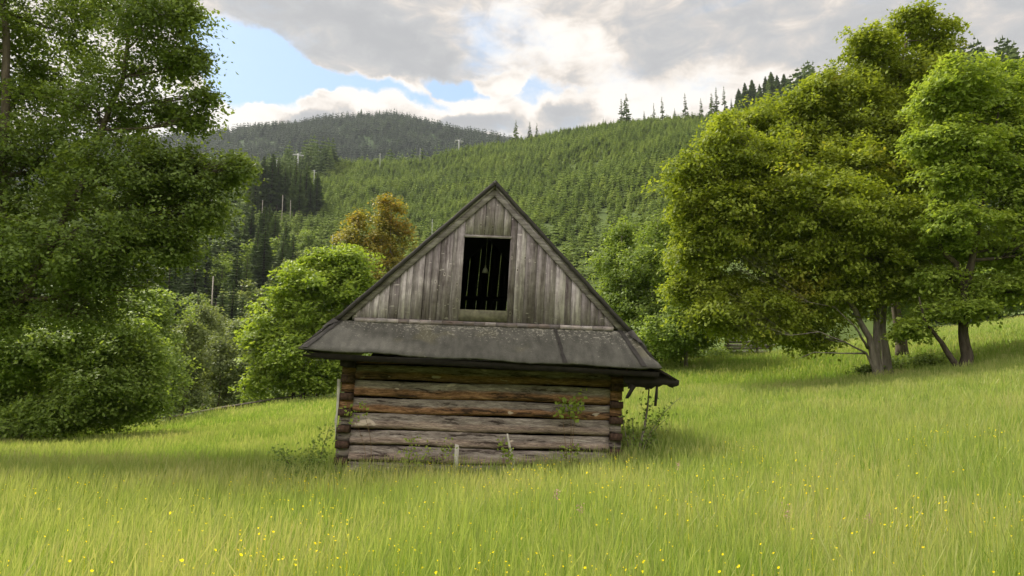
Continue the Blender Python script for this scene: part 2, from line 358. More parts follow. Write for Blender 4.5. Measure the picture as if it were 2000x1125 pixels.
def felt_mat():
    m_, k = new_mat('roofing_felt'); tc = k.n('ShaderNodeTexCoord'); o = tc.outputs['Object']
    n1 = k.n('ShaderNodeTexNoise', {'Vector': o, 'Scale': 2.2, 'Detail': 6.0, 'Roughness': .65}).outputs[0]
    n2 = k.n('ShaderNodeTexNoise', {'Vector': o, 'Scale': 46.0, 'Detail': 6.0, 'Roughness': .75}).outputs[0]
    st = k.n('ShaderNodeTexNoise', {'Vector': k.n('ShaderNodeMapping', {'Vector': o, 'Scale': (1, .3, .3)}).outputs[0], 'Scale': 9.0, 'Detail': 4.0}).outputs[0]
    f = k.m('ADD', k.m('MULTIPLY', n1, .3), k.m('ADD', k.m('MULTIPLY', n2, .35), k.m('MULTIPLY', st, .35)))
    c = k.ramp(f, [(.36, (.040, .039, .034)), (.5, (.072, .070, .061)), (.62, (.108, .105, .092))])
    # lichen and flaking, mostly below the ledge
    z = k.n('ShaderNodeSeparateXYZ', {0: o}).outputs[2]
    n3 = k.n('ShaderNodeTexNoise', {'Vector': o, 'Scale': 17.0, 'Detail': 5.0, 'Roughness': .75}).outputs[0]
    n4 = k.n('ShaderNodeTexNoise', {'Vector': o, 'Scale': 1.3, 'Detail': 2.0}).outputs[0]
    thr = k.m('ADD', k.m('MULTIPLY', k.ss(z, 2.35, 2.9), .13), k.m('MULTIPLY', n4, .22))
    spot = k.ss(k.m('ADD', n3, thr), .76, .81)
    c = k.mix(k.m('MULTIPLY', spot, .6), c, (.33, .31, .27))
    c = k.mix(k.m('MULTIPLY', k.ss(n4, .58, .7), .35), c, (.12, .11, .055))
    bp = k.n('ShaderNodeBump', {'Height': f, 'Strength': .9, 'Distance': .02})
    b = k.n('ShaderNodeBsdfPrincipled', {'Base Color': c, 'Roughness': .85, 'Specular IOR Level': .3, 'Normal': bp.outputs[0]})
    finish(k, b.outputs[0]); return m_
M_FELT = felt_mat()
M_TAR = plain('tar_strip', (.030, .027, .025), .7)
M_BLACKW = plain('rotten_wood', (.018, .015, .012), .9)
M_ENDS = plain('log_ends', (.045, .028, .021), .9, .5, 14.0)
M_ENDG = plain('end_grain', (.075, .045, .033), .9, .6, 22.0)
M_PALE = plain('pale_wood', (.48, .46, .40), .8, .25)
M_STEEL = plain('galvanised_steel', (.30, .31, .31), .6, .1)
M_YELLOW = leaf_mat('yellow_petals', (.75, .62, .02), (.85, .70, .03), (.9, .78, .05), .5)
M_PINK = plain('pink_petals', (.45, .22, .26), .6, .3)
M_STEM = plain('stem_green', (.12, .2, .04), .6)
M_REDST = plain('stem_brown', (.16, .10, .05), .7)

# ------------------------------------------------------------------ terrain
CP = np.array([(-3, 4.5, .22), (4, 6, .35), (-1.5, 7.5, .2), (-4.7, 10, .15), (-2.7, 13.5, .08), (2.6, 14, .46), (7.4, 18, 1.15), (-16.4, 36, .6), (-19, 28, .10),
               (-11.5, 48, 1.85), (10.3, 45, 4.1), (14.45, 30, 2.65), (16.4, 27, 2.75), (45, 65, 9.0), (17, 33, 3.45), (16.6, 48, 4.6), (0, 0, 0), (0, 2, .03),
               (-8, 20, .15), (20, 10, 2.2), (-15, 8, -.1), (0, -20, 0), (25, 20, 3.9), (-30, 20, -.3)], float)
def _tps():
    X = CP[:, :2]; n = len(X); d = np.linalg.norm(X[:, None] - X[None], axis=2)
    K = np.where(d > 0, d * d * np.log(d + 1e-9), 0) + np.eye(n) * 25.0
    A = np.zeros((n + 3, n + 3)); A[:n, :n] = K; A[:n, n] = 1; A[:n, n + 1:] = X; A[n, :n] = 1; A[n + 1:, :n] = X.T
    return np.linalg.solve(A, np.concatenate([CP[:, 2], [0, 0, 0]]))
TW = _tps()
def MZ(x, y):
    x = np.asarray(x, float); y = np.asarray(y, float)
    xc = np.clip(x, -60, 75); yc = np.clip(y, -40, 85)
    z = TW[-3] + TW[-2] * xc + TW[-1] * yc
    for (cx, cy, _), w in zip(CP, TW):
        d = np.hypot(xc - cx, yc - cy); z = z + w * d * d * np.log(d + 1e-9)
    z = z + .05 * np.sin(x * .9 + 1) * np.cos(y * .7) + .12 * np.sin(x * .23 + 2) * np.cos(y * .19 + 1)
    return z
def sst(t): t = np.clip(t, 0, 1); return t * t * (3 - 2 * t)
def pxaz(px): u = (np.asarray(px, float) - 1000) / F; return np.arctan2(u, math.cos(PITCH))
def tanel(px, py):
    u = (np.asarray(px, float) - 1000) / F; v = (562.5 - np.asarray(py, float)) / F
    return (math.sin(PITCH) + v * math.cos(PITCH)) / np.sqrt(u * u + (math.cos(PITCH) - v * math.sin(PITCH)) ** 2)
_e = np.array([(-900, 36), (-100, 36), (0, 33.8), (330, 40.5), (520, 46), (650, 50), (1000, 52), (1330, 47.5), (1520, 52), (1700, 64), (2000, 82), (2400, 90), (3000, 90)], float)
def r_edge(a): return np.interp(a, pxaz(_e[:, 0]), _e[:, 1])
_h = np.array([(-900, 430), (-300, 420), (0, 420), (300, 405), (420, 352), (520, 342), (610, 326), (735, 322), (830, 322), (880, 303), (950, 292), (1080, 264), (1150, 252), (1220, 243), (1400, 231), (1500, 205), (1600, 185), (2000, 165), (2400, 120), (3000, 120)], float)
_m = np.array([(-900, 330), (-300, 310), (0, 290), (300, 272), (420, 262), (500, 252), (600, 242), (680, 234), (730, 233), (770, 233), (800, 240), (860, 255), (950, 273), (1060, 292), (1200, 330), (1500, 350), (3000, 380)], float)
HA, HE = pxaz(_h[:, 0]), tanel(_h[:, 0], _h[:, 1]); MA, ME = pxaz(_m[:, 0]), tanel(_m[:, 0], _m[:, 1])
def r_ridge(a): return np.interp(a, [R(-25), R(-14), R(0), R(18), R(32)], [430, 540, 620, 560, 330])
def HZ(a, r):
    a = np.asarray(a, float); r = np.asarray(r, float)
    re = r_edge(a); x = r * np.sin(a); y = r * np.cos(a)
    xe = re * np.sin(a); ye = re * np.cos(a)
    z = MZ(np.where(r < re, x, xe), np.where(r < re, y, ye))
    ze = MZ(xe, ye); drop = 12 * sst((R(19) - a) / R(12)) + 1.0
    rb = re + 60; zb = ze - drop
    z = np.where(r > re, ze - drop * sst((r - re) / 60), z)
    r1 = r_ridge(a); z1 = EYE + r1 * np.interp(a, HA, HE)
    s = np.clip((r - rb) / (r1 - rb), 0, 1)
    und = (3.0 * np.sin(x * .021 + y * .013) * np.cos(y * .017 - 1) + 1.6 * np.sin(x * .06 + 2) * np.sin(y * .05)) * np.sin(np.pi * s)
    z = np.where(r > rb, zb + (z1 - zb) * (s ** 1.06) + und, z)
    dn = 60 * sst((r - r1) / 260)
    z = np.where(r > r1, z1 - dn, z)
    z2 = EYE + 1550 * np.interp(a, MA, ME); s2 = np.clip((r - 900) / 650, 0, 1)
    zz = (z1 - 60)
    z = np.where((r > 900), zz + np.maximum(z2 - zz, -60) * (1 - (1 - s2) ** 1.25) + 7 * np.sin(x * .012) * np.sin(y * .011) * np.sin(np.pi * s2), z)
    z = np.where(r > 1550, z - 120 * sst((r - 1550) / 700), z)
    return z
def polar_mesh(name, azs, rings, mat, kindname):
    """azs (n,) closed all round; rings(a)->(m,) radii per azimuth"""
    rr = np.array([rings(a) for a in azs]); n, m = rr.shape
    A = np.repeat(azs[:, None], m, 1); Z = HZ(A, rr)
    V = np.stack([rr * np.sin(A), rr * np.cos(A), Z], 2).reshape(-1, 3)
    i = np.arange(n)[:, None]; j = np.arange(m - 1)[None]
    a0 = (i * m + j); a1 = (((i + 1) % n) * m + j)
    F_ = np.stack([a0, a1, a1 + 1, a0 + 1], 2).reshape(-1, 4)
    o = link(name, np_mesh(name, V, F_.ravel(), np.full(len(F_), 4), smooth=True), mat)
    o['kind'] = 'structure'; return o
AZ = np.unique(np.round(np.concatenate([np.arange(-180, 180, 4.0), np.arange(-48, 48, .6)]), 3)) * math.pi / 180
polar_mesh('meadow', AZ, lambda a: np.concatenate([[.01], .5 * (r_edge(a) / .5) ** (np.linspace(0, 1, 70))]), M_MEADOW, '')
polar_mesh('hillside', AZ, lambda a: np.concatenate([r_edge(a) + np.linspace(0, 60, 14), r_edge(a) + 60 + (900 - r_edge(a) - 60) * np.linspace(0, 1, 90)[1:]]), M_HILL, '')
polar_mesh('mountain', AZ, lambda a: np.concatenate([np.linspace(900, 1550, 50), np.linspace(1550, 3800, 12)[1:]]), M_MOUNT, '')
def gz(x, y): return float(HZ(np.arctan2(x, y), np.hypot(x, y)))

# ------------------------------------------------------------------ hut
hut = empty('log_hut', (-.603, 14.2, .241))
hut.rotation_euler = (0, R(3.1), R(2.9))
tag(hut, 'old weathered log hut with grey plank gable, leaning to the right in the meadow', 'hut')
SH = .023
def hb(mb, name, mat, parent=hut, smooth=False, attr=False):
    mb.v = [(x, y, z + SH * x) for x, y, z in mb.v]
    return mb.build(name, mat, parent, smooth, attr)
AX, AZp = -.04, 5.66
ZB = 2.93
xl = lambda z: AX - (AZp - z) * (2.86 / 2.76)       # outer roof line, left
xr = lambda z: AX + (AZp - z) * (2.74 / 2.76)
# gable boards (one mesh: planks)
mb = MB(); WX0, WX1, WZ0, WZ1 = -.575, .325, 3.175, 4.64
rnd = random.Random(3); edges = [-2.62]
for stop in (WX0, WX1, 2.5):
    while stop - edges[-1] > .27: edges.append(edges[-1] + rnd.uniform(.11, .24))
    if stop - edges[-1] < .06 and edges[-1] not in (WX0, WX1): edges.pop()
    edges.append(stop)
for x, x1 in zip(edges[:-1], edges[1:]):
    y0 = rnd.choice([0, .008, .012, -.004, .004]); g_ = rnd.uniform(.003, .008)
    xa, xb = x + g_ / 2, x1 - g_ / 2
    def top(xx): return min(AZp - .1 - (AX - xx) / (2.86 / 2.76) if xx < AX else AZp - .1 - (xx - AX) / (2.74 / 2.76), 9)
    def brd(za, zb_a, zb_b, ym=None):
        if zb_a <= za + .01 and zb_b <= za + .01: return
        zb_a, zb_b = max(zb_a, za + .005), max(zb_b, za + .005)
        if xa < AX < xb: mb.prism([(xa, za), (xb, za), (xb, zb_b), (AX, AZp - .1), (xa, zb_a)], y0 - .012, y0 + .018)
        else:
            mb.prism([(xa, za), (xb, za), (xb, zb_b), (xa, zb_a)], y0 - .012, y0 + .018)
    if xb > WX0 + .01 and xa < WX1 - .01:
        sa, sb = xa, xb
        brd(WZ1, top(xa), top(xb))
    else: brd(ZB - .03, top(xa), top(xb))
hb(mb, 'gable_planks', M_BOARD)
# window frame: lintel and sill
mb = MB(); mb.box(WX0 - .01, WX1 + .02, -.03, .0, WZ1 - .035, WZ1 + .012); hb(mb, 'lintel', M_BARGE)
mb = MB(); mb.box(WX0 - .02, WX1 + .02, -.018, .02, ZB + .02, WZ0); hb(mb, 'sill', M_SILL)
# ledge board
mb = MB(); n = 24
for i in range(n):
    xa = -2.56 + i * 4.97 / n; xb = xa + 4.97 / n; w1 = .006 * math.sin(i * 1.7); w2 = .006 * math.sin((i + 1) * 1.7)
    mb.box(xa, xb, -.085, -.016, ZB - .075, ZB, top=[(xa, -.08 + w1, ZB + w1), (xb, -.08 + w2, ZB + w2), (xb, -.016, ZB + .012), (xa, -.016, ZB + .012)])
hb(mb, 'ledge_board', M_SILLW)
# bargeboards: two stepped planks each side
for sgn, f_ in ((-1, xl), (1, xr)):
    mb = MB(); zb_ = 2.86
    mb.prism([(AX, AZp - .015), (f_(zb_), zb_ - .01), (f_(zb_) - sgn * .20, zb_ - .01), (AX, AZp - .205)], -.055, -.020)
    hb(mb, 'bargeboard', M_BARGE)
    mb = MB()
    mb.prism([(AX, AZp + .012), (f_(zb_) + sgn * .03, zb_ - .01), (f_(zb_) - sgn * .05, zb_ - .01), (AX, AZp - .055)], -.105, -.057)
    hb(mb, 'trim_board', M_BARGE)
# main roof planes
HTL, HTR = (xl(2.88) - .03, -.13, 2.88), (xr(2.86) + .03, -.13, 2.86)
CL, CR = (-3.36, -.93, 2.27), (3.16, -.93, 2.13)
RF, RB = (AX, -.17, AZp + .085), (AX, 4.95, AZp + .075)
def ragged(p, q, n, amp, seed):
    rr = random.Random(seed); out = []
    for i in range(1, n):
        t = i / n; out.append(tuple(p[k_] + (q[k_] - p[k_]) * t + (rr.uniform(-amp, amp) if k_ != 1 else 0) for k_ in range(3)))
    return out
def strip_roof(name, A, B, C_, D, nu, nv, th, amp, mat, seed):
    """slightly sagging sheet: A-B top edge (front to back), D-C lower edge"""
    rr = random.Random(seed); mb = MB(); idx = {}
    A, B, C_, D = map(Vector, (A, B, C_, D)); nrm = (B - A).cross(D - A).normalized()
    if nrm.z < 0: nrm = -nrm
    vs = []
    for lay in (0, 1):
        rr = random.Random(seed)
        for i in range(nu + 1):
            for j in range(nv + 1):
                u, v = i / nu, j / nv
                p = (A.lerp(B, u)).lerp(D.lerp(C_, u), v)
                e = rr.uniform(-amp, amp)
                p = p + nrm * (e * .5) + (Vector((0, 0, e)) if j == nv else Vector((0, 0, 0)))
                vs.append(p - nrm * (th * lay))
    N = (nu + 1) * (nv + 1); q = lambda l, i, j: l * N + i * (nv + 1) + j
    fs = []
    for i in range(nu):
        for j in range(nv):
            fs.append((q(0, i, j), q(0, i + 1, j), q(0, i + 1, j + 1), q(0, i, j + 1))); fs.append((q(1, i, j), q(1, i, j + 1), q(1, i + 1, j + 1), q(1, i + 1, j)))
        fs.append((q(0, i, nv), q(0, i + 1, nv), q(1, i + 1, nv), q(1, i, nv))); fs.append((q(0, i, 0), q(1, i, 0), q(1, i + 1, 0), q(0, i + 1, 0)))
    for j in range(nv):
        fs.append((q(0, 0, j), q(0, 0, j + 1), q(1, 0, j + 1), q(1, 0, j))); fs.append((q(0, nu, j), q(1, nu, j), q(1, nu, j + 1), q(0, nu, j + 1)))
    mb.add(vs, fs); return hb(mb, name, mat)
strip_roof('roof', RF, RB, (-3.42, 4.95, 2.36), HTL, 24, 22, .075, .010, M_TAR, 5)
strip_roof('roof', RF, RB, (3.22, 4.95, 2.34), HTR, 24, 22, .075, .010, M_TAR, 6)
# hip sides between main roof and front skirt corners
def tri_slab(name, pts, th, mat):
    mb = MB(); mb.slab(pts, th); return hb(mb, name, mat)
tri_slab('hip_side', [HTL, CL, (-3.42, 4.95, 2.36)], .05, M_TAR)
tri_slab('hip_side', [HTR, (3.22, 4.95, 2.34), CR], .05, M_TAR)
# front skirt roof of roofing felt, sagging lower edge
mb = MB(); nu, nv = 60, 8; rr = random.Random(8); vs = []
TL, TR = Vector((HTL[0], -.05, 2.87)), Vector((HTR[0], -.05, 2.86))
for lay in (0, 1):
    rr = random.Random(8)
    for i in range(nu + 1):
        u = i / nu
        for j in range(nv + 1):
            v = j / nv
            p = TL.lerp(TR, u).lerp(Vector(CL).lerp(Vector(CR), u), v)
            sag = -.025 * math.sin(math.pi * u) ** .6 * v + rr.uniform(-.008, .008) * v
            p = p + Vector((0, rr.uniform(-.006, .006), sag + .012 * math.sin(u * 23 + v * 3) * v))
            vs.append(p - Vector((0, -.012, .028)) * lay)
N = (nu + 1) * (nv + 1); q = lambda l, i, j: l * N + i * (nv + 1) + j; fs = []
for i in range(nu):
    for j in range(nv):
        fs.append((q(0, i, j), q(0, i, j + 1), q(0, i + 1, j + 1), q(0, i + 1, j))); fs.append((q(1, i, j), q(1, i + 1, j), q(1, i + 1, j + 1), q(1, i, j + 1)))
    fs.append((q(0, i, nv), q(1, i, nv), q(1, i + 1, nv), q(0, i + 1, nv)))
mb.add(vs, fs); skirt = hb(mb, 'skirt_roof', M_FELT)
skirt['label'] = 'grey roofing felt skirt spotted with pale lichen'
def skp(xx, v, lift):
    # point on the skirt at horizontal x (top edge x) and v down the slope
    u = (xx - TL.x) / (TR.x - TL.x)
    p = TL.lerp(TR, u).lerp(Vector(CL).lerp(Vector(CR), u), v)
    p.z += -.025 * math.sin(math.pi * min(max(u, 0), 1)) ** .6 * v + lift; p.y -= lift; return p
for x0_, wd in ((-2.86, .075), (1.24, .06), (2.50, .09)):
    mb = MB(); rr = random.Random(int(x0_ * 100) + 900); vs = []; fs = []
    for j in range(11):
        v = j / 10; l_ = rr.uniform(-.012, .012); r_ = rr.uniform(-.012, .012)
        top_ = (v * (-.03 if x0_ < 0 else -.05))
        vs += [skp(x0_ + l_ + top_, v, .014), skp(x0_ + wd + r_ + top_, v, .014)]
    for j in range(10): fs.append((2 * j, 2 * j + 2, 2 * j + 3, 2 * j + 1))
    mb.add(vs, fs); o = hb(mb, 'tar_seam', M_TAR, skirt)
# tar patches along the hips
for sgn, T_, C__ in ((-1, HTL, CL), (1, HTR, CR)):
    mb = MB(); rr = random.Random(4 + sgn); vs = []; fs = []
    for j in range(9):
        t = j / 8 * (.35 if sgn < 0 else .5); wdt = (.14 * (1 - j / 9) + rr.uniform(-.02, .02))
        p = Vector(T_).lerp(Vector(C__), t) + Vector((0, -.02, .022))
        vs += [p, p + Vector((-sgn * wdt * .8, -.02, -wdt * .45 + .01))]
    for j in range(8): fs.append((2 * j, 2 * j + 1, 2 * j + 3, 2 * j + 2))
    mb.add(vs, fs); hb(mb, 'tar_patch', M_TAR, skirt)
# fascia board under skirt edge and soffit beams
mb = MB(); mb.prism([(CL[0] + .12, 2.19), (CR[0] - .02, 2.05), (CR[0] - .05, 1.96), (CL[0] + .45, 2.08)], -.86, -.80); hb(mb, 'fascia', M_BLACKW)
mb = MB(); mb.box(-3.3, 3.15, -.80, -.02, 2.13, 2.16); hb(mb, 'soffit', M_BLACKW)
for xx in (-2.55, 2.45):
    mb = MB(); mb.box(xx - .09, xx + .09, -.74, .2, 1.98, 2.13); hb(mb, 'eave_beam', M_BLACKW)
# rotten edge of the right eave: ragged boards and hanging strips
mb = MB(); rr = random.Random(12)
pts = [(3.0, 2.30), (3.55, 1.93)]
e1 = [(3.02, -.88, 2.24), (3.56, -.70, 1.90)]
low = []
for i in range(15):
    t = i / 14; low.append((3.53 - t * 1.0, 1.90 - .03 - rr.uniform(0, .09) - .05 * math.sin(t * 3)))
poly = [(2.5, 2.06), (3.10, 2.09), (3.30, 2.05)] + [(3.54, 1.91)] + low
mb.prism(poly, -.72, -.66)
mb.slab([(3.08, -.9, 2.13), (3.54, -.7, 1.92), (3.56, 4.9, 1.95), (3.1, 4.9, 2.4)], .04)
hb(mb, 'rotten_eave', M_BLACKW)
for xx, zt, ln, wd, tilt in ((3.14, 1.90, .46, .05, -.03), (2.74, 1.86, .30, .13, -.16), (2.95, 1.85, .12, .06, 0), (3.42, 1.88, .1, .03, 0), (2.66, 1.9, .16, .08, -.05)):
    mb = MB(); rr = random.Random(int(xx * 100)); L_ = []; R_ = []
    for j in range(6):
        t = j / 5; w_ = wd * (1 - .55 * t if wd > .06 else 1) * rr.uniform(.8, 1.2)
        L_.append((xx - w_ / 2 + tilt * t, zt - ln * t)); R_.append((xx + w_ / 2 + tilt * t, zt - ln * t))
    mb.prism(L_ + R_[::-1], -.71, -.68); hb(mb, 'hanging_strip', M_BLACKW)
# front wall logs
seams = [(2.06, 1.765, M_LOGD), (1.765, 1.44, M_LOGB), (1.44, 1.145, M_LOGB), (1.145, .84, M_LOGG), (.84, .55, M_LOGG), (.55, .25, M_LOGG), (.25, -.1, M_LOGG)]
LX0, LX1 = -2.46, 2.40
def hewn_log(z1, z0, mat, seed, xa=LX0, xb=LX1, ya=0.0, parent=hut, rough=1.0, name='wall_log'):
    rr = random.Random(seed); mb = MB(); nx = 46; h = z1 - z0
    prof = [(.20, .0), (.035, .0), (.012, .04), (-.022, .08), (-.034, .22), (-.028, .42), (-.008, .50), (-.004, .62), (-.004, .86), (.010, .96), (.035, 1.0), (.20, 1.0)]
    ph = rr.uniform(0, 9); vs = []; att = []
    for i in range(nx + 1):
        x_ = xa + (xb - xa) * i / nx
        lo = z0 + .012 + .013 * math.sin(x_ * 2.1 + ph) + rr.uniform(-.004, .004); hi = z1 - .006 + .010 * math.sin(x_ * 1.6 + ph * 2) * rough + rr.uniform(-.004, .004)
        bul = 1 + .5 * math.sin(x_ * 1.3 + ph)
        for (yy, t) in prof:
            vs.append((x_, ya + (yy * bul if yy < 0 else yy) + rr.uniform(-.004, .004) * rough, lo + (hi - lo) * t)); att.append(t)
    m_ = len(prof); fs = [(i * m_ + j, (i + 1) * m_ + j, (i + 1) * m_ + (j + 1) % m_, i * m_ + (j + 1) % m_) for i in range(nx) for j in range(m_)]
    fs += [tuple(range(m_)), tuple(range((nx + 1) * m_ - 1, nx * m_ - 1, -1))]
    mb.add(vs, fs); mb.a = att
    # tenons past the corner joint
    for (ta, tb) in ((xa - .25, xa), (xb, xb + .24)):
        zc0 = z0 + h * .27 if z0 < 1.7 else z0 + .02; zc1 = z1 - h * .2
        b0 = len(mb.v); e = rr.uniform(-.02, .02)
        if ta < xa: ta += e
        else: tb += e
        mb.box(ta, tb, ya + .005, ya + .19, zc0, zc1, a=.8 if z0 < .9 else .3)
    return hb(mb, name, mat, parent, attr=True)
for i, (z1, z0, m_) in enumerate(seams): hewn_log(z1, z0, m_, 30 + i)
# top plate in the dark under the eave
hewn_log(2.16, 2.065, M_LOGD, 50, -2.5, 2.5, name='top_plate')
# corner joints: square ends of the side wall logs
for sx, xs in ((-1, -2.71), (1, 2.41)):
    for i, (z1, z0, m_) in enumerate(seams[:-1]):
        zc = z0 - .0 if i < 6 else z0
        mb = MB(); rr = random.Random(70 + i + sx); h_ = .085
        w_ = .24
        mb.box(xs + rr.uniform(-.015, .0), xs + w_, -.06 + rr.uniform(-.02, .02), 4.75, zc - h_ * .75, zc + h_ * .82)
        sl = hb(mb, 'side_log', M_ENDS)
        mb = MB(); mb.prism([(xs + .005, zc - h_ * .70), (xs + w_ - .01, zc - h_ * .72), (xs + w_ - .012, zc + h_ * .74), (xs + .008, zc + h_ * .78)], -.092, -.078); hb(mb, 'log_end', M_ENDG, sl)
    # filler logs of side walls behind front joints
    mb = MB(); mb.box(xs + .03, xs + .20, .2, 4.6, -.1, 2.2); hb(mb, 'side_wall', M_BLACKW)
mb = MB(); mb.box(-2.6, 2.6, 4.45, 4.62, -.1, 2.3); hb(mb, 'back_wall', M_BLACKW)
mb = MB(); mb.box(-2.5, 2.4, .05, 4.6, 2.17, 2.20); hb(mb, 'loft_floor', M_BLACKW)
# pale board on the left corner
mb = MB(); rr = random.Random(5); pts = []
for j in range(10): pts.append((-2.80 + rr.uniform(-.015, .015) + .006 * j, 1.76 - j * .125))
poly = [(-2.725, 1.76 - j * .125) for j in range(9, -1, -1)]
mb.prism(pts + poly, -.02, .02); o = hb(mb, 'corner_board', M_PALE); o['label'] = 'narrow pale board on the left corner of the wall'
# back gable with narrow gaps, collar batten
mb = MB(); xx = -2.3; gap = [-.575 + .0, -.315, -.055, .205, .465]; yb = 4.7
gaps = [-.62 + .262 * i for i in range(-5, 9)]
edges = []
tl = .035      # boards lean
def gtop(x_): return AZp + .03 - abs(x_ - AX) * .99
for i in range(len(gaps) - 1):
    a0, a1 = gaps[i] + .0035, gaps[i + 1] - .0035
    if i in (): continue
    z0_ = 2.2; za, zc = gtop(a0), gtop(a1)
    ta, tb = a0 + tl * (za - z0_), a1 + tl * (zc - z0_)
    pts = [(a0, z0_), (a1, z0_), (tb, max(gtop(tb), z0_ + .01)), (ta, max(gtop(ta), z0_ + .01))]
    if a0 < AX - .1 and a1 > AX - .1: pts = [(a0, z0_), (a1, z0_), (tb, gtop(tb)), (AX, AZp + .03), (ta, gtop(ta))]
    mb.prism(pts, yb, yb + .03)
mb.prism([(-3.1, 2.2), (gaps[0], 2.2), (gaps[0] + .05, gtop(gaps[0] + .05))], yb, yb + .03)
mb.prism([(gaps[-1], 2.2), (3.1, 2.2), (gaps[-1] + .05, gtop(gaps[-1] + .05))], yb, yb + .03)
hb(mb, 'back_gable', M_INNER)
mb = MB(); mb.box(-1.9, 1.8, yb - .06, yb - .005, 4.02, 4.13); hb(mb, 'collar_batten', M_BLACKW)
# small pale bell-shaped thing hanging in the loft
o_ = MB(); hp = [(0.0, 4.26), (.012, 4.25), (.015, 4.20), (.04, 4.17), (.055, 4.12), (.065, 4.09), (.0, 4.08)]; vs = []; fs = []; nn = 12; cx, cy = -.13, 1.0
for r_, z_ in hp:
    for j in range(nn): vs.append((cx + (r_ + .001) * math.cos(2 * math.pi * j / nn), cy + (r_ + .001) * math.sin(2 * math.pi * j / nn), z_))
for i in range(len(hp) - 1):
    for j in range(nn): fs.append((i * nn + j, i * nn + (j + 1) % nn, (i + 1) * nn + (j + 1) % nn, (i + 1) * nn + j))
o_.add(vs, fs); mw = Matrix.Translation((-.603, 14.2, .241)) @ Matrix.Rotation(R(2.9), 4, 'Z') @ Matrix.Rotation(R(3.1), 4, 'Y')
o_.tube([(cx, cy, 4.25), (cx + .01, cy, 5.42)], .005, 5)
nest = o_.build('wasp_nest', plain('papery_nest', (.30, .31, .22), .8), None, True); nest.matrix_world = mw
tag(nest, 'small pale bell-shaped nest hanging inside the dark loft opening', 'nest')
# pale stakes leaning at the front wall
for (sx, sz0, sz1, tlt, lab) in ((-.46, -.1, .62, .0, 'short upright pale stake standing against the lowest logs, in the middle of the wall'),):
    st = MB(); st.box(sx - .045, sx + .045, -.16, -.12, sz0, sz1, top=[(sx - .035, -.16, sz1), (sx + .04, -.16, sz1 - .02), (sx + .04, -.12, sz1 - .02), (sx - .04, -.12, sz1)])
    ob = st.build('stake', M_PALE); ob.matrix_world = mw; tag(ob, lab, 'stake')
    bpy.context.view_layer.update()
st = MB(); st.tube([(.62, -.22, -.05), (.60, -.2, .35), (.52, -.2, .62), (.46, -.2, .86)], [.035, .03, .025, .02], 6, wob=.2)
ob = st.build('bent_branch', M_PALE); ob.matrix_world = mw; tag(ob, 'bent pale barkless branch standing in front of the right half of the log wall', 'branch')

# ------------------------------------------------------------------ foliage generators
def norm(a): return a / (np.linalg.norm(a, axis=1, keepdims=True) + 1e-9)
def leaf_mesh(name, C_, size, ndir, rg, droop=.25, aspect=.62):
    """C_ (n,3) centres; ndir (n,3) preferred normals; one bent leaf of two faces each"""
    n = len(C_); sz = size * rg.uniform(.6, 1.3, (n, 1))
    N_ = norm(ndir * 1.0 + rg.normal(0, .5, (n, 3)))
    t = rg.normal(0, 1, (n, 3)); t[:, 2] -= droop * 2; t = norm(t - (t * N_).sum(1, keepdims=True) * N_); b = np.cross(N_, t)
    h = sz * .5; w = sz * aspect * .5; bend = N_ * (sz * .12)
    v = np.stack([C_ - t * h, C_ + b * w - bend + t * h * .1, C_ + t * h - bend * .6, C_ - b * w - bend + t * h * .1], 1)
    i = np.arange(n)[:, None] * 4
    f = (i + np.array([[0, 1, 2, 0, 2, 3]])).ravel()
    return np_mesh(name, v.reshape(-1, 3), f, np.full(2 * n, 3))
def bez(a, b, bend, n=6):
    a, b = np.array(a, float), np.array(b, float); m_ = (a + b) / 2 + bend; t = np.linspace(0, 1, n)[:, None]
    return (1 - t) ** 2 * a + 2 * t * (1 - t) * m_ + t ** 2 * b
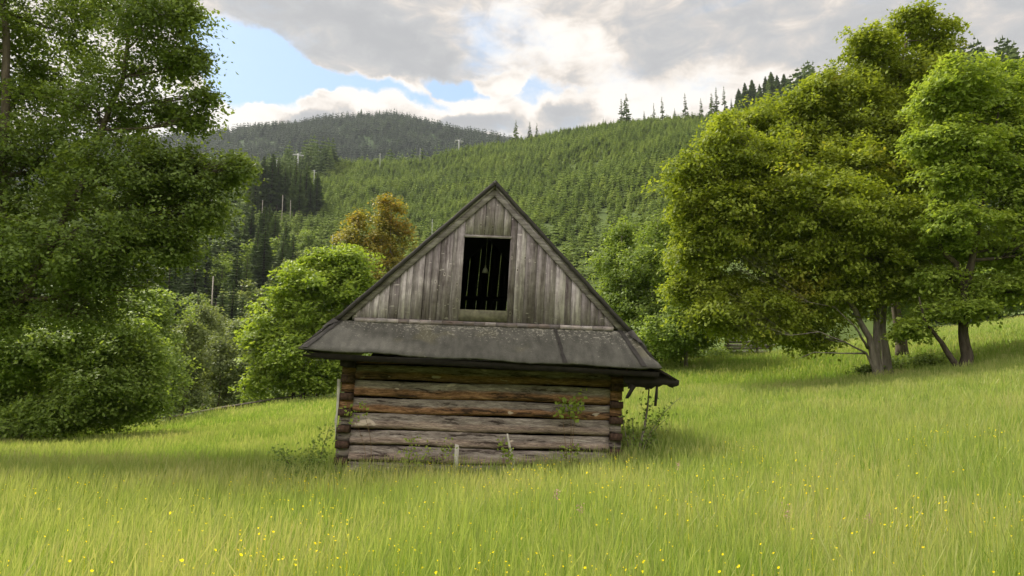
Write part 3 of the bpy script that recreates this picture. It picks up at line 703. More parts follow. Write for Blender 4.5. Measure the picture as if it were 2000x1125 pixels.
def tree(name, label, cat, base, lobes, D, nleaf, lsize, lmat, bmat, stems, seed=1, group=None, cl=(.42, .2), per=55, droop=.25, twigs=True, spr=9, limb=.05, shell=.45, dark_core=True):
    """lobes: (px,py,rx,rz[,dd]) in photo pixels turned to metres at distance D.
       stems: list of (list of (x,y,z) world points, base radius)"""
    rg = np.random.default_rng(seed); rr = random.Random(seed)
    base = np.array(base, float); root = empty(name, base)
    tag(root, label, cat, group)
    L_ = []
    for l in lobes:
        dd = l[4] if len(l) > 4 else rg.uniform(-.6, .6) * (l[2] * D / F)
        c = P(l[0], l[1], D + dd); L_.append((c, l[2] * D / F, l[3] * D / F))
    wt = np.array([(a * b) ** 1.0 + .3 for _, a, b in L_]); wt /= wt.sum()
    tb = MB(); allstem = []
    for pts, r0 in stems:
        pts = [np.array(q, float) - base for q in pts]; m_ = len(pts)
        rad = [r0 * (1.25 if i == 0 else 1) * (1 - .78 * i / (m_ - 1)) for i in range(m_)]
        # densify
        P2 = []; R2 = []
        for i in range(m_ - 1):
            for j in range(4):
                t = j / 4; P2.append(pts[i] * (1 - t) + pts[i + 1] * t + rg.normal(0, r0 * .12, 3)); R2.append(rad[i] * (1 - t) + rad[i + 1] * t)
        P2.append(pts[-1]); R2.append(rad[-1]); R2[0] *= 1.25
        tb.tube(P2, R2, 9, wob=.07); allstem += list(zip(P2, R2))
    SP = np.array([p for p, _ in allstem]); SR = np.array([r for _, r in allstem])
    leafC = []; leafN = []; n_cl = max(4, nleaf // per)
    cen_all = np.mean([c for c, _, _ in L_], axis=0) - base
    for (c, rx, rz), w in zip(L_, wt):
        c = c - base; ry = (rx + min(rx, rz)) / 2 * 1.0
        # limb: attach at stem point lower than the lobe
        d = SP - c; cost = np.linalg.norm(d, axis=1) + 1.2 * np.maximum(0, SP[:, 2] - c[2] + .15 * np.hypot(d[:, 0], d[:, 1])) + 3 * np.maximum(0, .2 * SP[:, 2].max() - SP[:, 2])
        k_ = int(np.argmin(cost)); a = SP[k_]; r_a = min(SR[k_] * .6, limb * (.5 + rx * .5))
        pl = bez(a, c, np.array([rg.normal(0, .1), rg.normal(0, .1), -.08 * np.linalg.norm(c - a)]), 7)
        tb.tube(pl, list(np.linspace(r_a, r_a * .35, 7)), 6, wob=.06)
        K = max(3, int(round(n_cl * w)))
        u = norm(rg.normal(0, 1, (K, 3))); rad = rg.uniform(shell ** 3, 1, (K, 1)) ** (1 / 3) * rg.uniform(.85, 1.12, (K, 1))
        cc = c + u * rad * np.array([rx, ry, rz])
        if twigs:
            for q_ in range(min(K, 26)):
                e = cc[q_]; s_ = pl[rr.randint(2, 6)]
                tb.tube(bez(s_, e, np.array([0, 0, .04 * np.linalg.norm(e - s_)]), 4), [r_a * .3, r_a * .22, r_a * .15, .006], 4)
        # gather the leaf clumps into sprays that hang out of the lobe
        ns_ = max(3, int(spr * (1 + K / 14))); us = norm(rg.normal(0, 1, (ns_, 3)) + np.array([0, 0, .15])); rs = rg.uniform(.25, 1.0, (ns_, 1)) ** .7; sc_ = c + us * rs * np.array([rx, ry, rz])
        which = rg.integers(0, ns_, K); od = us[which] * np.array([1, 1, .25]); od[:, 2] -= .18; L0 = min(rx, rz)
        cc = sc_[which] + od * rg.uniform(-.30, .52, (K, 1)) ** 1 * L0 + rg.normal(0, 1, (K, 3)) * np.array([.15, .15, .05]) * L0; u = us[which]
        far_ = rg.uniform(0, 1, K) < .12; cc[far_] = c + (cc[far_] - c) * rg.uniform(1.08, 1.28, (far_.sum(), 1))
        for q_ in range(K):
            m_ = int(per * rg.uniform(.6, 1.4)); s1 = cl[0] * rg.uniform(.6, 1.35); s2 = cl[1] * rg.uniform(.7, 1.3)
            g_ = np.clip(rg.normal(0, 1, (m_, 3)), -1.8, 1.8) * np.array([s1, s1, s2]) * .62
            # pads droop at their rim
            g_[:, 2] -= .35 * (g_[:, 0] ** 2 + g_[:, 1] ** 2) / max(s1, .1)
            leafC.append(cc[q_] + g_); out = u[q_] * .45 + np.array([0, 0, .95])
            leafN.append(np.repeat(out[None], m_, 0))
    tk = tb.build('trunk', bmat, root, smooth=True)
    C_ = np.concatenate(leafC); N_ = np.concatenate(leafN)
    link('crown', leaf_mesh('crown', C_, lsize, N_, rg, droop), lmat, root)
    return root
def gp(px, D, sink=.1):
    """ground point under pixel column px at distance D"""
    x_ = (px - 1000) / F * D / math.cos(PITCH) * 1.0
    return np.array([x_, D, gz(x_, D) - sink])
def up(px, py, D, dd=0): return P(px, py, D + dd)

# ------------------------------------------------------------------ broadleaf trees
b = gp(-60, 18.8)
tree('broadleaf_tree', 'tall dark green tree filling the left edge, reaching past the top of the photo', 'tree', b,
     [(120, 60, 160, 110, 1.8), (290, 30, 95, 75), (40, 190, 120, 110, 2), (190, 215, 120, 85), (310, 125, 75, 55), (378, 112, 42, 30), (395, 185, 22, 18), (90, 330, 140, 100), (235, 310, 100, 75), (355, 20, 38, 40),
      (325, 215, 50, 22), (385, 235, 28, 16), (345, 330, 90, 50), (300, 400, 120, 85), (415, 335, 66, 42), (470, 322, 24, 20), (130, 460, 150, 100), (50, 540, 120, 60), (270, 480, 110, 60), (330, 470, 50, 50), (405, 400, 40, 50),
      (210, 560, 100, 50), (60, 610, 90, 40), (150, 610, 70, 30), (-30, 600, 80, 60), (-100, 90, 150, 150), (-110, 340, 150, 150), (-120, 540, 150, 90), (90, -100, 190, 90), (260, -70, 110, 60), (20, 440, 110, 90, 1.5)],
     18.5, 160000, .115, M_LEFT, M_BARKM,
     [([b, up(-20, 600, 19), up(2, 400, 18.8), up(12, 180, 18.5), up(8, 20, 18.5), up(-5, -120, 18.8)], .20), ([up(-20, 660, 19), up(60, 560, 18.5), up(160, 360, 18.5), up(240, 150, 18.5), up(270, -60, 18.5)], .14)], seed=11, cl=(.36, .18), limb=.08)
b = gp(60, 29)
tree('broadleaf_tree', 'low spreading leafy tree with lighter leaves under the tall dark tree at the left edge', 'tree', b,
     [(90, 680, 120, 55), (50, 745, 110, 65), (190, 750, 95, 60), (225, 690, 60, 48), (130, 640, 70, 35), (20, 690, 90, 60), (-60, 730, 90, 80), (120, 790, 110, 35), (255, 800, 36, 30), (30, 790, 80, 30), (60, 825, 80, 18), (180, 815, 70, 20), (0, 610, 70, 50), (70, 640, 70, 40), (250, 640, 50, 40), (300, 760, 30, 40), (290, 700, 30, 40)],
     28, 76000, .15, M_LOW, M_BARK,
     [([b, up(90, 790, 29), up(120, 700, 28.5)], .09), ([gp(120, 29), up(150, 790, 28.8), up(200, 700, 28)], .07), ([gp(10, 29), up(0, 780, 29), up(-30, 700, 28.5)], .08)], seed=12, cl=(.42, .2))
for i, (px, w) in enumerate(((225, .05), (262, .04), (300, .05))):
    b = gp(px, 38 + i)
    tree('broadleaf_tree', ['thin-stemmed young tree left of its two neighbours at the meadow edge', 'thin-stemmed young tree between its two neighbours at the meadow edge', 'thin-stemmed young tree right of its two neighbours at the meadow edge, below the dark crown'][i], 'tree', b,
         [(px + 5, 720, 48, 60), (px - 10, 640, 52, 60), (px + 12, 775, 36, 24), (px + 5, 590, 36, 36)], 39 + i, 11000, .19, M_BUSH if i % 2 else M_LOW, M_BARK,
         [([b, up(px - 4, 760, 39 + i), up(px + 4, 650, 39 + i)], w * 1.4), ([gp(px + 14, 38 + i), up(px + 18, 780, 38 + i), up(px + 8, 690, 39 + i)], w)], seed=20 + i, cl=(.6, .3), group='young trees along the left meadow edge')
# bright maple behind the hut, left
b = gp(600, 50)
tree('maple_tree', 'bright green round maple standing left behind the hut', 'tree', b,
     [(640, 520, 52, 30), (600, 555, 56, 36), (665, 560, 62, 48), (560, 600, 48, 40), (620, 620, 70, 50), (530, 645, 42, 34), (590, 680, 75, 45), (525, 700, 32, 36), (670, 640, 60, 60), (600, 735, 62, 26), (640, 505, 40, 26), (590, 530, 40, 26), (690, 510, 44, 36), (505, 660, 28, 30), (510, 740, 34, 28), (560, 730, 40, 22), (640, 720, 40, 34), (700, 590, 40, 60)],
     49, 60000, .26, M_MAPLE, M_BARK,
     [([b, up(600, 720, 50), up(605, 620, 50), up(620, 540, 49)], .16), ([gp(580, 50), up(578, 730, 50), up(560, 640, 49)], .11), ([gp(625, 50), up(632, 720, 50), up(660, 600, 49)], .12)], seed=31, cl=(.62, .26), per=48, limb=.06)
# orange-tinted tree
b = gp(735, 74)
tree('maple_tree', 'tall tree with orange-tinted leaves behind the left slope of the hut roof', 'tree', b,
     [(762, 402, 28, 22), (750, 430, 30, 20), (705, 428, 16, 28), (690, 465, 30, 26), (700, 515, 36, 26), (740, 470, 34, 34), (780, 455, 20, 30), (690, 550, 36, 26), (745, 540, 42, 36), (780, 510, 26, 34), (735, 590, 50, 36), (795, 560, 20, 25)],
     72, 20000, .30, M_ORANGE, M_BARKL,
     [([b, up(735, 640, 73), up(733, 560, 72.5), up(735, 500, 72)], .16), ([b, up(745, 600, 73), up(762, 500, 72), up(764, 410, 72)], .14), ([b, up(722, 600, 73), up(705, 520, 72), up(697, 440, 72)], .11)], seed=33, cl=(.75, .42), per=36, limb=.06)
# grove right behind the hut
GR = [(1215, 44, [(1215, 455, 26, 34), (1200, 510, 40, 40), (1230, 560, 45, 50), (1190, 590, 40, 40), (1225, 640, 50, 50)], M_BUSH, 'slender light-topped birch just right of the hut roof'),
      (1275, 42, [(1285, 450, 30, 36), (1265, 510, 40, 44), (1300, 560, 48, 50), (1262, 610, 45, 50), (1280, 660, 60, 34)], M_BUSH, 'leafy birch in the middle of the grove right of the hut'),
      (1335, 40, [(1330, 520, 40, 48), (1350, 590, 48, 50), (1320, 650, 50, 40), (1365, 640, 40, 34)], M_LOW, 'rounded leafy tree in the grove, touching the big yellow-green tree')]
for i, (px, D, lb, mt, lab) in enumerate(GR):
    b = gp(px, D); tree('birch_tree', lab, 'tree', b, lb, D, 17000, .19, mt, M_BARKL, [([b, up(px, 620, D), up(px - 3, 520, D), up(lb[0][0], lb[0][1] - 10, D)], .09)], seed=41 + i, cl=(.45, .3), per=40, group='grove right of the hut', limb=.04)
# big trees on the right
b = gp(1752, 34)
tree('maple_tree', 'tallest right-hand tree with yellow-green crown touching the top of the photo', 'tree', b,
     [(1775, 60, 70, 42), (1700, 105, 60, 45), (1840, 75, 26, 34), (1785, 25, 26, 18), (1740, 165, 110, 55), (1630, 170, 62, 40), (1820, 140, 50, 50), (1600, 250, 120, 70), (1745, 270, 110, 80), (1500, 290, 95, 62), (1590, 170, 30, 24),
      (1640, 340, 120, 80), (1820, 330, 70, 90), (1790, 450, 70, 80), (1810, 220, 60, 60), (1820, 280, 60, 60), (1480, 235, 60, 36), (1560, 200, 45, 24), (1530, 250, 90, 60), (1660, 230, 90, 60), (1450, 245, 50, 32), (1570, 330, 110, 80), (1700, 70, 40, 26)],
     33, 120000, .19, M_SEED, M_BARKM,
     [([b, up(1750, 600, 34), up(1748, 430, 34), up(1742, 260, 33.5), up(1770, 80, 33)], .24), ([b, up(1740, 520, 33.5), up(1680, 350, 33), up(1600, 240, 33)], .14)], seed=51, cl=(.5, .24), droop=1.0, limb=.1)
b = gp(1702, 29.5)
g2_ = gp(1722, 30)
tree('maple_tree', 'wide low yellow-green tree with several pale stems, right of the hut', 'tree', b,
     [(1420, 300, 70, 50), (1380, 380, 60, 60), (1490, 360, 85, 60), (1600, 400, 110, 70), (1360, 470, 48, 55), (1460, 460, 100, 65), (1580, 500, 110, 60), (1710, 430, 100, 55), (1700, 500, 110, 45), (1400, 560, 70, 50), (1500, 570, 100, 50),
      (1620, 580, 100, 42), (1400, 620, 66, 32), (1500, 640, 75, 26), (1590, 655, 60, 24), (1740, 560, 70, 40), (1345, 410, 30, 30), (1420, 250, 40, 30), (1500, 300, 80, 50), (1350, 330, 36, 40), (1550, 360, 90, 60), (1650, 330, 90, 60), (1420, 430, 90, 80),  (1335, 560, 32, 34), (1540, 620, 90, 34), (1470, 600, 90, 40), (1770, 500, 60, 60)],
     29.5, 135000, .17, M_SEED, M_BARKL,
     [([b, up(1698, 660, 29.3), up(1660, 590, 29.2), up(1640, 480, 29.3), up(1600, 380, 29.5)], .15), ([b, up(1712, 650, 29.5), up(1718, 520, 29.5), up(1720, 400, 29.5)], .16),
      ([g2_, up(1724, 640, 30), up(1730, 540, 30), up(1745, 430, 30)], .17), ([b, up(1692, 690, 29.3), up(1650, 668, 28.6), up(1600, 648, 28.0), up(1545, 655, 27.6)], .05), ([up(1690, 690, 29.3), up(1640, 690, 28.4), up(1590, 688, 27.8), up(1560, 700, 27.6)], .03), ([up(1695, 680, 29.3), up(1672, 640, 28.6), up(1630, 600, 28.2), up(1580, 590, 28)], .045)], seed=52, cl=(.45, .2), droop=1.0, limb=.07)
b = gp(1873, 27.5)
tree('cherry_tree', 'fresh green tree on a dark forked trunk near the right edge', 'tree', b,
     [(1880, 150, 60, 40), (1830, 190, 40, 50), (1815, 270, 40, 50), (1830, 540, 50, 34), (1900, 600, 46, 20), (1780, 640, 30, 20), (1920, 190, 75, 45), (1850, 215, 55, 45), (1965, 170, 60, 50), (1990, 250, 75, 60), (1870, 280, 85, 50), (1850, 350, 60, 40), (1930, 330, 85, 50), (1990, 400, 70, 60), (1870, 430, 80, 36), (1850, 480, 70, 26), (1960, 480, 70, 40), (1930, 560, 60, 26), (1980, 560, 50, 26), (1830, 600, 40, 24), (2060, 300, 70, 110), (2060, 480, 70, 80)],
     27, 85000, .165, M_CHERRY, M_BARK,
     [([b, up(1879, 650, 27.4), up(1883, 560, 27.2), up(1868, 515, 27.1), up(1835, 480, 27), up(1812, 400, 27)], .20), ([up(1882, 570, 27.3), up(1898, 510, 27), up(1910, 440, 27), up(1930, 330, 27), (up(1950, 220, 27))], .15),
      ([gp(1866, 27.3), up(1838, 668, 27.2), up(1805, 625, 27), up(1795, 580, 27)], .11)], seed=53, cl=(.48, .13), droop=.5, limb=.08)
b = gp(2110, 33)
tree('cherry_tree', 'green tree cut off by the right edge of the photo', 'tree', b,
     [(2040, 180, 80, 60), (2090, 300, 110, 90), (2080, 430, 100, 80), (2050, 540, 80, 40), (2160, 220, 90, 90), (2170, 420, 90, 100)], 32, 26000, .18, M_CHERRY, M_BARK, [([b, up(2105, 500, 33), up(2090, 250, 32)], .2)], seed=54, limb=.08)

# ------------------------------------------------------------------ conifers
def conifer_mesh(name, H, W_, tiers, nb, seed, bare=.08, gapy=.0, segs=1):
    """crown of drooping boughs: each bough is a bent kite with side sprays"""
    rg = np.random.default_rng(seed); V = []; Fc = []
    def add(q): i = len(V); V.extend(q); Fc.append(tuple(range(i, i + len(q))))
    for t in range(tiers):
        f = (t + .5) / tiers; z = H * (bare + (1 - bare) * f); L = W_ * .5 * (1 - f) ** .85 * rg.uniform(.8, 1.15) + .04 * W_
        for k_ in range(nb):
            if rg.random() < gapy: continue
            a = 2 * math.pi * (k_ + rg.uniform(-.3, .3)) / nb + t * 1.1; l = L * rg.uniform(.7, 1.15); dz = -l * rg.uniform(.25, .55)
            d = np.array([math.cos(a), math.sin(a), 0]); s = np.array([-d[1], d[0], 0]); w = l * .30 + .03 * W_
            p0 = np.array([0, 0, z]); p1 = p0 + d * l * .55 + np.array([0, 0, dz * .35]); p2 = p0 + d * l + np.array([0, 0, dz * .8 + l * .12])
            drop = np.array([0, 0, -l * .22 - H / tiers * .25])
            add([p0, p1 + s * w + drop * .5, p2, p1]); add([p0, p1, p2, p1 - s * w + drop * .5])
            if segs > 1: add([p0 + drop * .1, p2, p1 + drop * 1.3])
    add([np.array([-.03 * W_, 0, H * .93]), np.array([.03 * W_, 0, H * .93]), np.array([0, 0, H * 1.02])])
    add([np.array([0, -.03 * W_, H * .93]), np.array([0, .03 * W_, H * .93]), np.array([0, 0, H * 1.02])])
    return np.array(V, float), Fc
def cmesh(name, *a, **k_):
    V, Fc = conifer_mesh(name, *a, **k_); return np_mesh(name, V, [i for f in Fc for i in f], [len(f) for f in Fc])
def trunk_mesh(h, r):
    m_ = MB(); m_.tube([(0, 0, -1.0), (0, 0, h * .5), (0, 0, h)], [r, r * .6, r * .1], 6); return m_.mesh('trunk')
CROWN = [cmesh('crown', 1.0 * h, w, t, nb, s, bare=br, gapy=gy, segs=2) for h, w, t, nb, s, br, gy in
         [(20, 5.6, 26, 9, 1, .10, .05), (20, 4.6, 24, 8, 2, .22, .12), (20, 6.4, 26, 9, 3, .05, .08), (20, 4.0, 22, 7, 4, .35, .2), (20, 5.2, 24, 9, 5, .14, .1)]]
TRUNK = [trunk_mesh(19.5, .24) for _ in range(5)]
for me in CROWN: me.materials.append(M_SPRUCE)
for me in TRUNK: me.materials.append(M_BARKM)
THIN = [cmesh('crown', 20, 4.2, 13, 5, s, bare=.2, gapy=.35, segs=2) for s in (8, 9, 10)]
for me in THIN: me.materials.append(M_SPRUCE)
YC = cmesh('crown', 20, 7.0, 16, 8, 15, bare=.03, segs=2); YC.materials.append(M_YOUNG)
def put(name, crown, trunk, x_, y_, h, label, group, wscale=1.0, z=None):
    r = empty(name, (x_, y_, (gz(x_, y_) if z is None else z) - .2)); s = h / 20.0; r.scale = (s * wscale, s * wscale, s)
    r.rotation_euler = (0, 0, random.uniform(0, 6.28)); tag(r, label, 'tree', group)
    for nm, me in (('trunk', trunk), ('crown', crown)):
        c = bpy.data.objects.new(nm, me); COL.objects.link(c); c.parent = r
    return r
def xy(px, r):
    a = float(pxaz(px)); return r * math.sin(a), r * math.cos(a)
ORD = ['first', 'second', 'third', 'fourth', 'fifth', 'sixth', 'seventh', 'eighth', 'ninth', 'tenth', 'eleventh', 'twelfth', 'thirteenth', 'fourteenth', 'fifteenth', 'sixteenth', 'seventeenth', 'eighteenth', 'nineteenth', 'twentieth'] + ['twenty-' + o for o in ['first', 'second', 'third', 'fourth', 'fifth', 'sixth', 'seventh', 'eighth', 'ninth']]
# mixed wood in the valley, left of the hut: rows by distance
rows = [('lowest row', 72, 95, 14, (300, 560), (9, 13)), ('second row up', 100, 130, 17, (260, 640), (13, 18)), ('third row up', 140, 175, 18, (250, 640), (16, 22)), ('fourth row up', 185, 225, 19, (240, 600), (18, 23)),
        ('fifth row up', 235, 280, 20, (240, 560), (18, 24)), ('highest row', 290, 350, 20, (240, 470), (18, 25))]
rr = random.Random(77)
for rn, r0, r1_, cnt, (p0, p1), (h0, h1) in rows:
    for i in range(cnt):
        px = p0 + (p1 - p0) * (i + rr.uniform(.2, .8)) / cnt; r_ = rr.uniform(r0, r1_); x_, y_ = xy(px, r_)
        k_ = rr.randint(0, 4); h = rr.uniform(h0, h1); yg = rr.random() < .42
        put('young_spruce' if yg else 'spruce_tree', YC if yg else CROWN[k_], TRUNK[k_], x_, y_, h * (.75 if yg else 1), f'{ORD[i]} conifer from the left in the {rn} of the valley wood', 'conifers of the valley wood', rr.uniform(1.3, 2.0))
# rounded broadleaves mixed into the valley wood
def blob_tree(seed):
    rg = np.random.default_rng(seed); C_ = []; N_ = []
    for _ in range(26):
        u = norm(rg.normal(0, 1, (1, 3)))[0]; c = np.array([0, 0, 12.5]) + u * np.array([3.4, 3.4, 6.0]) * rg.uniform(.4, 1); k_ = 60
        C_.append(c + rg.normal(0, 1, (k_, 3)) * np.array([.95, .95, .5])); N_.append(np.repeat((u * .5 + np.array([0, 0, .9]))[None], k_, 0))
    return leaf_mesh('crown', np.concatenate(C_), .75, np.concatenate(N_), rg, .2)
BLOB = [blob_tree(i) for i in (301, 302, 303, 304)]
for i, me in enumerate(BLOB): me.materials.append((M_GREYG, M_BUSH)[i % 2])
for i in range(26):
    px = 262 + i * 13.2 + rr.uniform(-6, 6); r_ = 88 + (i * 53) % 190; x_, y_ = xy(px, r_)
    put('broadleaf_tree', BLOB[i % 4], TRUNK[i % 5], x_, y_, rr.uniform(11, 17), f'{ORD[i]} rounded broadleaf from the left scattered among the conifers of the valley wood', 'broadleaves of the valley wood', rr.uniform(1.0, 1.5))
for i in range(28):
    px = 800 + i * 19 + rr.uniform(-6, 6); r_ = 84 + (i * 37) % 80; x_, y_ = xy(px, r_); bl = i % 3 == 1
    put('broadleaf_tree' if bl else 'young_spruce', BLOB[i % 4] if bl else YC, TRUNK[i % 5], x_, y_, rr.uniform(8, 12), f'{ORD[i]} tree from the left in the wood that starts right behind the hut', 'trees in the wood behind the hut', rr.uniform(1.0, 1.5))
# dark mature stand below the lift pylon
for i in range(17):
    px = 432 + i * 11.3 + rr.uniform(-3, 3); r_ = rr.uniform(345, 385); x_, y_ = xy(px, r_); k_ = (i * 2) % 5
    put('spruce_tree', CROWN[k_], TRUNK[k_], x_, y_, rr.uniform(24, 31) * (1.0 if i < 15 else .7), f'{ORD[i]} spruce from the left in the dark stand below the ski lift pylon', 'dark spruce stand on the left slope', rr.uniform(1.3, 1.9))
# skyline trees along the ridge  (px, top y, ridge index)
sky_t = [(972, 258, 1), (1008, 234, 1.1), (1036, 238, 1), (1050, 240, .9), (1185, 228, .6), (1168, 238, .6), (1190, 230, .5), (1206, 231, .5), (1222, 192, .9), (1232, 182, 1.1), (1268, 215, .9), (1288, 200, .7), (1305, 188, .8), (1330, 210, 1.0), (1352, 180, .8), (1384, 190, .9), (1406, 180, 1.1), (1416, 168, .8), (1432, 166, .8), (1446, 190, .9)]
for i, (px, ty, ws) in enumerate(sky_t):
    a = float(pxaz(px)); r_ = float(r_ridge(a)) - 4; x_, y_ = xy(px, r_); z0_ = gz(x_, y_); top_ = EYE + r_ * float(tanel(px, ty)); h = top_ - z0_ + .2
    put('spruce_tree', THIN[i % 3], TRUNK[i % 5], x_, y_, h, f'{ORD[i]} thin spruce from the left standing on the bare ridge skyline', 'lone spruces on the ridge', ws * 1.7)
for i, (px, ty) in enumerate([(1462, 170), (1475, 158), (1490, 152), (1505, 160), (1518, 145), (1530, 136), (1542, 142), (1556, 140), (1568, 150), (1582, 148), (1600, 150)]):
    a = float(pxaz(px)); r_ = float(r_ridge(a)) - 6 - 12 * (i % 2); x_, y_ = xy(px, r_); h = EYE + r_ * float(tanel(px, ty)) - gz(x_, y_)
    put('spruce_tree', CROWN[i % 5], TRUNK[i % 5], x_, y_, max(h, 8), f'{ORD[i]} dark spruce from the left in the ridge clump beside the big tree', 'dark spruces beside the big right-hand tree', 2.1)
for i, (px, ty) in enumerate([(1890, 100), (1935, 118), (1955, 95), (1972, 84), (1990, 88), (2006, 80)]):
    a = float(pxaz(px)); r_ = float(r_ridge(a)) - 8; x_, y_ = xy(px, r_); h = EYE + r_ * float(tanel(px, ty)) - gz(x_, y_)
    put('spruce_tree', CROWN[i % 5], TRUNK[i % 5], x_, y_, max(h, 8), f'{ORD[i]} dark spruce from the left behind the fresh green tree, at the right edge', 'dark spruces behind the right-hand trees', 1.2)
for i, (px, ty) in enumerate([(680, 224), (688, 216), (694, 211), (700, 219), (706, 217), (724, 217), (731, 213), (745, 222), (762, 224)]):
    r_ = 1535; x_, y_ = xy(px, r_); h = EYE + r_ * float(tanel(px, ty)) - gz(x_, y_)
    put('spruce_tree', CROWN[i % 5], TRUNK[i % 5], x_, y_, max(h, 6), f'{ORD[i]} tree from the left sticking up on the far mountain summit', 'trees on the far summit', 1.5)
# dead pale trunks
for i, (px, y1, y0, D, w) in enumerate([(428, 545, 630, 190, .22), (343, 700, 758, 110, .16), (549, 385, 440, 330, .2), (565, 395, 445, 330, .17), (510, 395, 450, 330, .16)]):
    r_ = D; x_, y_ = xy(px, r_); zt = EYE + r_ * float(tanel(px, y1)); zb_ = min(gz(x_, y_), EYE + r_ * float(tanel(px, y0))) - .3
    m_ = MB(); m_.tube([(0, 0, 0), (.1, 0, (zt - zb_) * .5), (.05 if i != 1 else -.6, 0, zt - zb_)], [w, w * .8, w * .5], 7)
    o = m_.build('dead_trunk', M_DEAD); o.location = (x_, y_ - 4, zb_)
    tag(o, ['tall pale dead trunk among the conifers below the dark stand', 'short leaning pale dead trunk low in the valley wood', 'second pale bare trunk from the left inside the dark stand', 'rightmost pale bare trunk in the dark spruce stand', 'leftmost pale bare trunk in the dark spruce stand'][i], 'dead tree')
# grey-green young broadleaves between the left edge and the maple
GG = [(365, 58, [(365, 700, 34, 44), (360, 760, 44, 40), (372, 650, 22, 30)], 'small grey-green tree just right of the dark left-hand trees'),
      (430, 62, [(430, 720, 50, 40), (445, 770, 50, 30), (415, 680, 34, 30)], 'round grey-green bush tree in the dip left of the bright maple'),
      (490, 64, [(490, 690, 30, 44), (495, 750, 40, 36), (480, 640, 20, 30)], 'slim grey-green tree touching the left side of the bright maple'),
      (400, 80, [(400, 620, 26, 34), (405, 670, 34, 34)], 'pale grey-green birch behind the round grey-green bush tree')]
for i, (px, D, lb, lab) in enumerate(GG):
    b = gp(px, D); tree('young_tree', lab, 'tree', b, lb, D, 8500, .26, M_GREYG, M_BARKM, [([b, up(px, 760, D), up(lb[0][0], lb[0][1] - 20, D)], .09)], seed=61 + i, cl=(.6, .42), per=36, limb=.04, group='grey-green young trees in the dip')

def scatter_mass(name, n, pr, rfun, sizes, tiers, nb, W_, mat, seed, keep, label, cat, protos=5):
    rg = np.random.default_rng(seed); pro = [conifer_mesh('p', 1.0, W_ * (.7 + .32 * i), tiers + (i % 3) - 1, nb, seed + i, bare=.03, gapy=.06) for i in range(protos)]
    px = rg.uniform(*pr, n); a = pxaz(px); r_ = rfun(a, rg.uniform(0, 1, n)); ok = keep(px, r_, rg); a, r_, px = a[ok], r_[ok], px[ok]
    z = HZ(a, r_); x_, y_ = r_ * np.sin(a), r_ * np.cos(a); h = rg.uniform(*sizes, len(a)) * (1 + .25 * np.sin(x_ * .03) * np.sin(y_ * .04)); rot = rg.uniform(0, 6.28, len(a)); k_ = rg.integers(0, protos, len(a))
    VV = []; LL = []; SS = []; AA = []; off = 0
    for q_ in range(protos):
        idx = np.where(k_ == q_)[0]; V, Fc = pro[q_]; nv = len(V)
        c, s = np.cos(rot[idx])[:, None], np.sin(rot[idx])[:, None]; ws = rg.uniform(.85, 1.3, (len(idx), 1)) * h[idx][:, None]
        X = (V[None, :, 0] * c - V[None, :, 1] * s) * ws + x_[idx][:, None]; Y = (V[None, :, 0] * s + V[None, :, 1] * c) * ws + y_[idx][:, None]
        Z = V[None, :, 2] * h[idx][:, None] + z[idx][:, None] - .1
        VV.append(np.stack([X, Y, Z], 2).reshape(-1, 3)); fl = np.array([i for f in Fc for i in f])
        LL.append((fl[None] + (np.arange(len(idx)) * nv)[:, None]).ravel() + off); SS.append(np.tile([len(f) for f in Fc], len(idx)))
        AA.append(np.repeat(rg.uniform(0, 1, len(idx)), nv)); off += nv * len(idx)
    o = link(name, np_mesh(name, np.concatenate(VV), np.concatenate(LL), np.concatenate(SS), attr=np.concatenate(AA)), mat)
    tag(o, label, cat, None, 'stuff'); return o
def keep_pl(px, r_, rg):
    k_ = ~((px < 470) & (r_ < 400)); k_ &= ~((px < 610) & (r_ < 235 + (610 - px) * .35)); k_ &= ~((px > 425) & (px < 620) & (r_ > 335) & (r_ < 400))
    # ski run: an open strip below the ridge
    return k_
scatter_mass('spruce_plantation', 22000, (440, 1720), lambda a, u: (r_edge(a) + 62) + (r_ridge(a) + 6 - r_edge(a) - 62) * np.sqrt(u * .97 + .03), (2.8, 7.6), 7, 6, .52, M_YOUNG, 201, keep_pl,
             'dense plantation of young light green spruces covering the hill behind the hut', 'forest')
scatter_mass('mountain_forest', 13000, (-60, 1120), lambda a, u: 1000 + 555 * u, (13, 21), 5, 5, .42, M_FAR, 202, lambda px, r_, rg: np.ones(len(px), bool),
             'dark spruce forest covering the far mountain', 'forest')
scatter_mass('slope_forest', 4200, (-500, 640), lambda a, u: 230 + (r_ridge(a) - 225) * u, (14, 22), 10, 7, .34, M_SPRUCE, 203, lambda px, r_, rg: ((px < 470) | (r_ > 405)) & ((px < 560) | (r_ > 470)),
             'dark mature spruce forest on the left slope under the mountain', 'forest')
scatter_mass('valley_forest', 900, (-700, 250), lambda a, u: r_edge(a) + 12 + 200 * u, (12, 18), 10, 7, .36, M_SPRUCE, 206, lambda px, r_, rg: np.ones(len(px), bool),
             'dark forest in the valley behind the left-hand trees', 'forest')
scatter_mass('ridge_forest', 1500, (560, 900), lambda a, u: r_ridge(a) + 25 + 130 * u, (15, 24), 9, 7, .4, M_SPRUCE, 204, lambda px, r_, rg: rg.uniform(0, 1, len(px)) < .7,
             'band of mature green trees behind the first ridge, under the mountain', 'forest')
scatter_mass('upper_forest', 1500, (1450, 2300), lambda a, u: 150 + (r_ridge(a) - 140) * u, (14, 22), 10, 7, .36, M_SPRUCE, 205, lambda px, r_, rg: px > 1560 - r_ * .0,
             'dark spruce forest above the meadow behind the right-hand trees', 'forest')

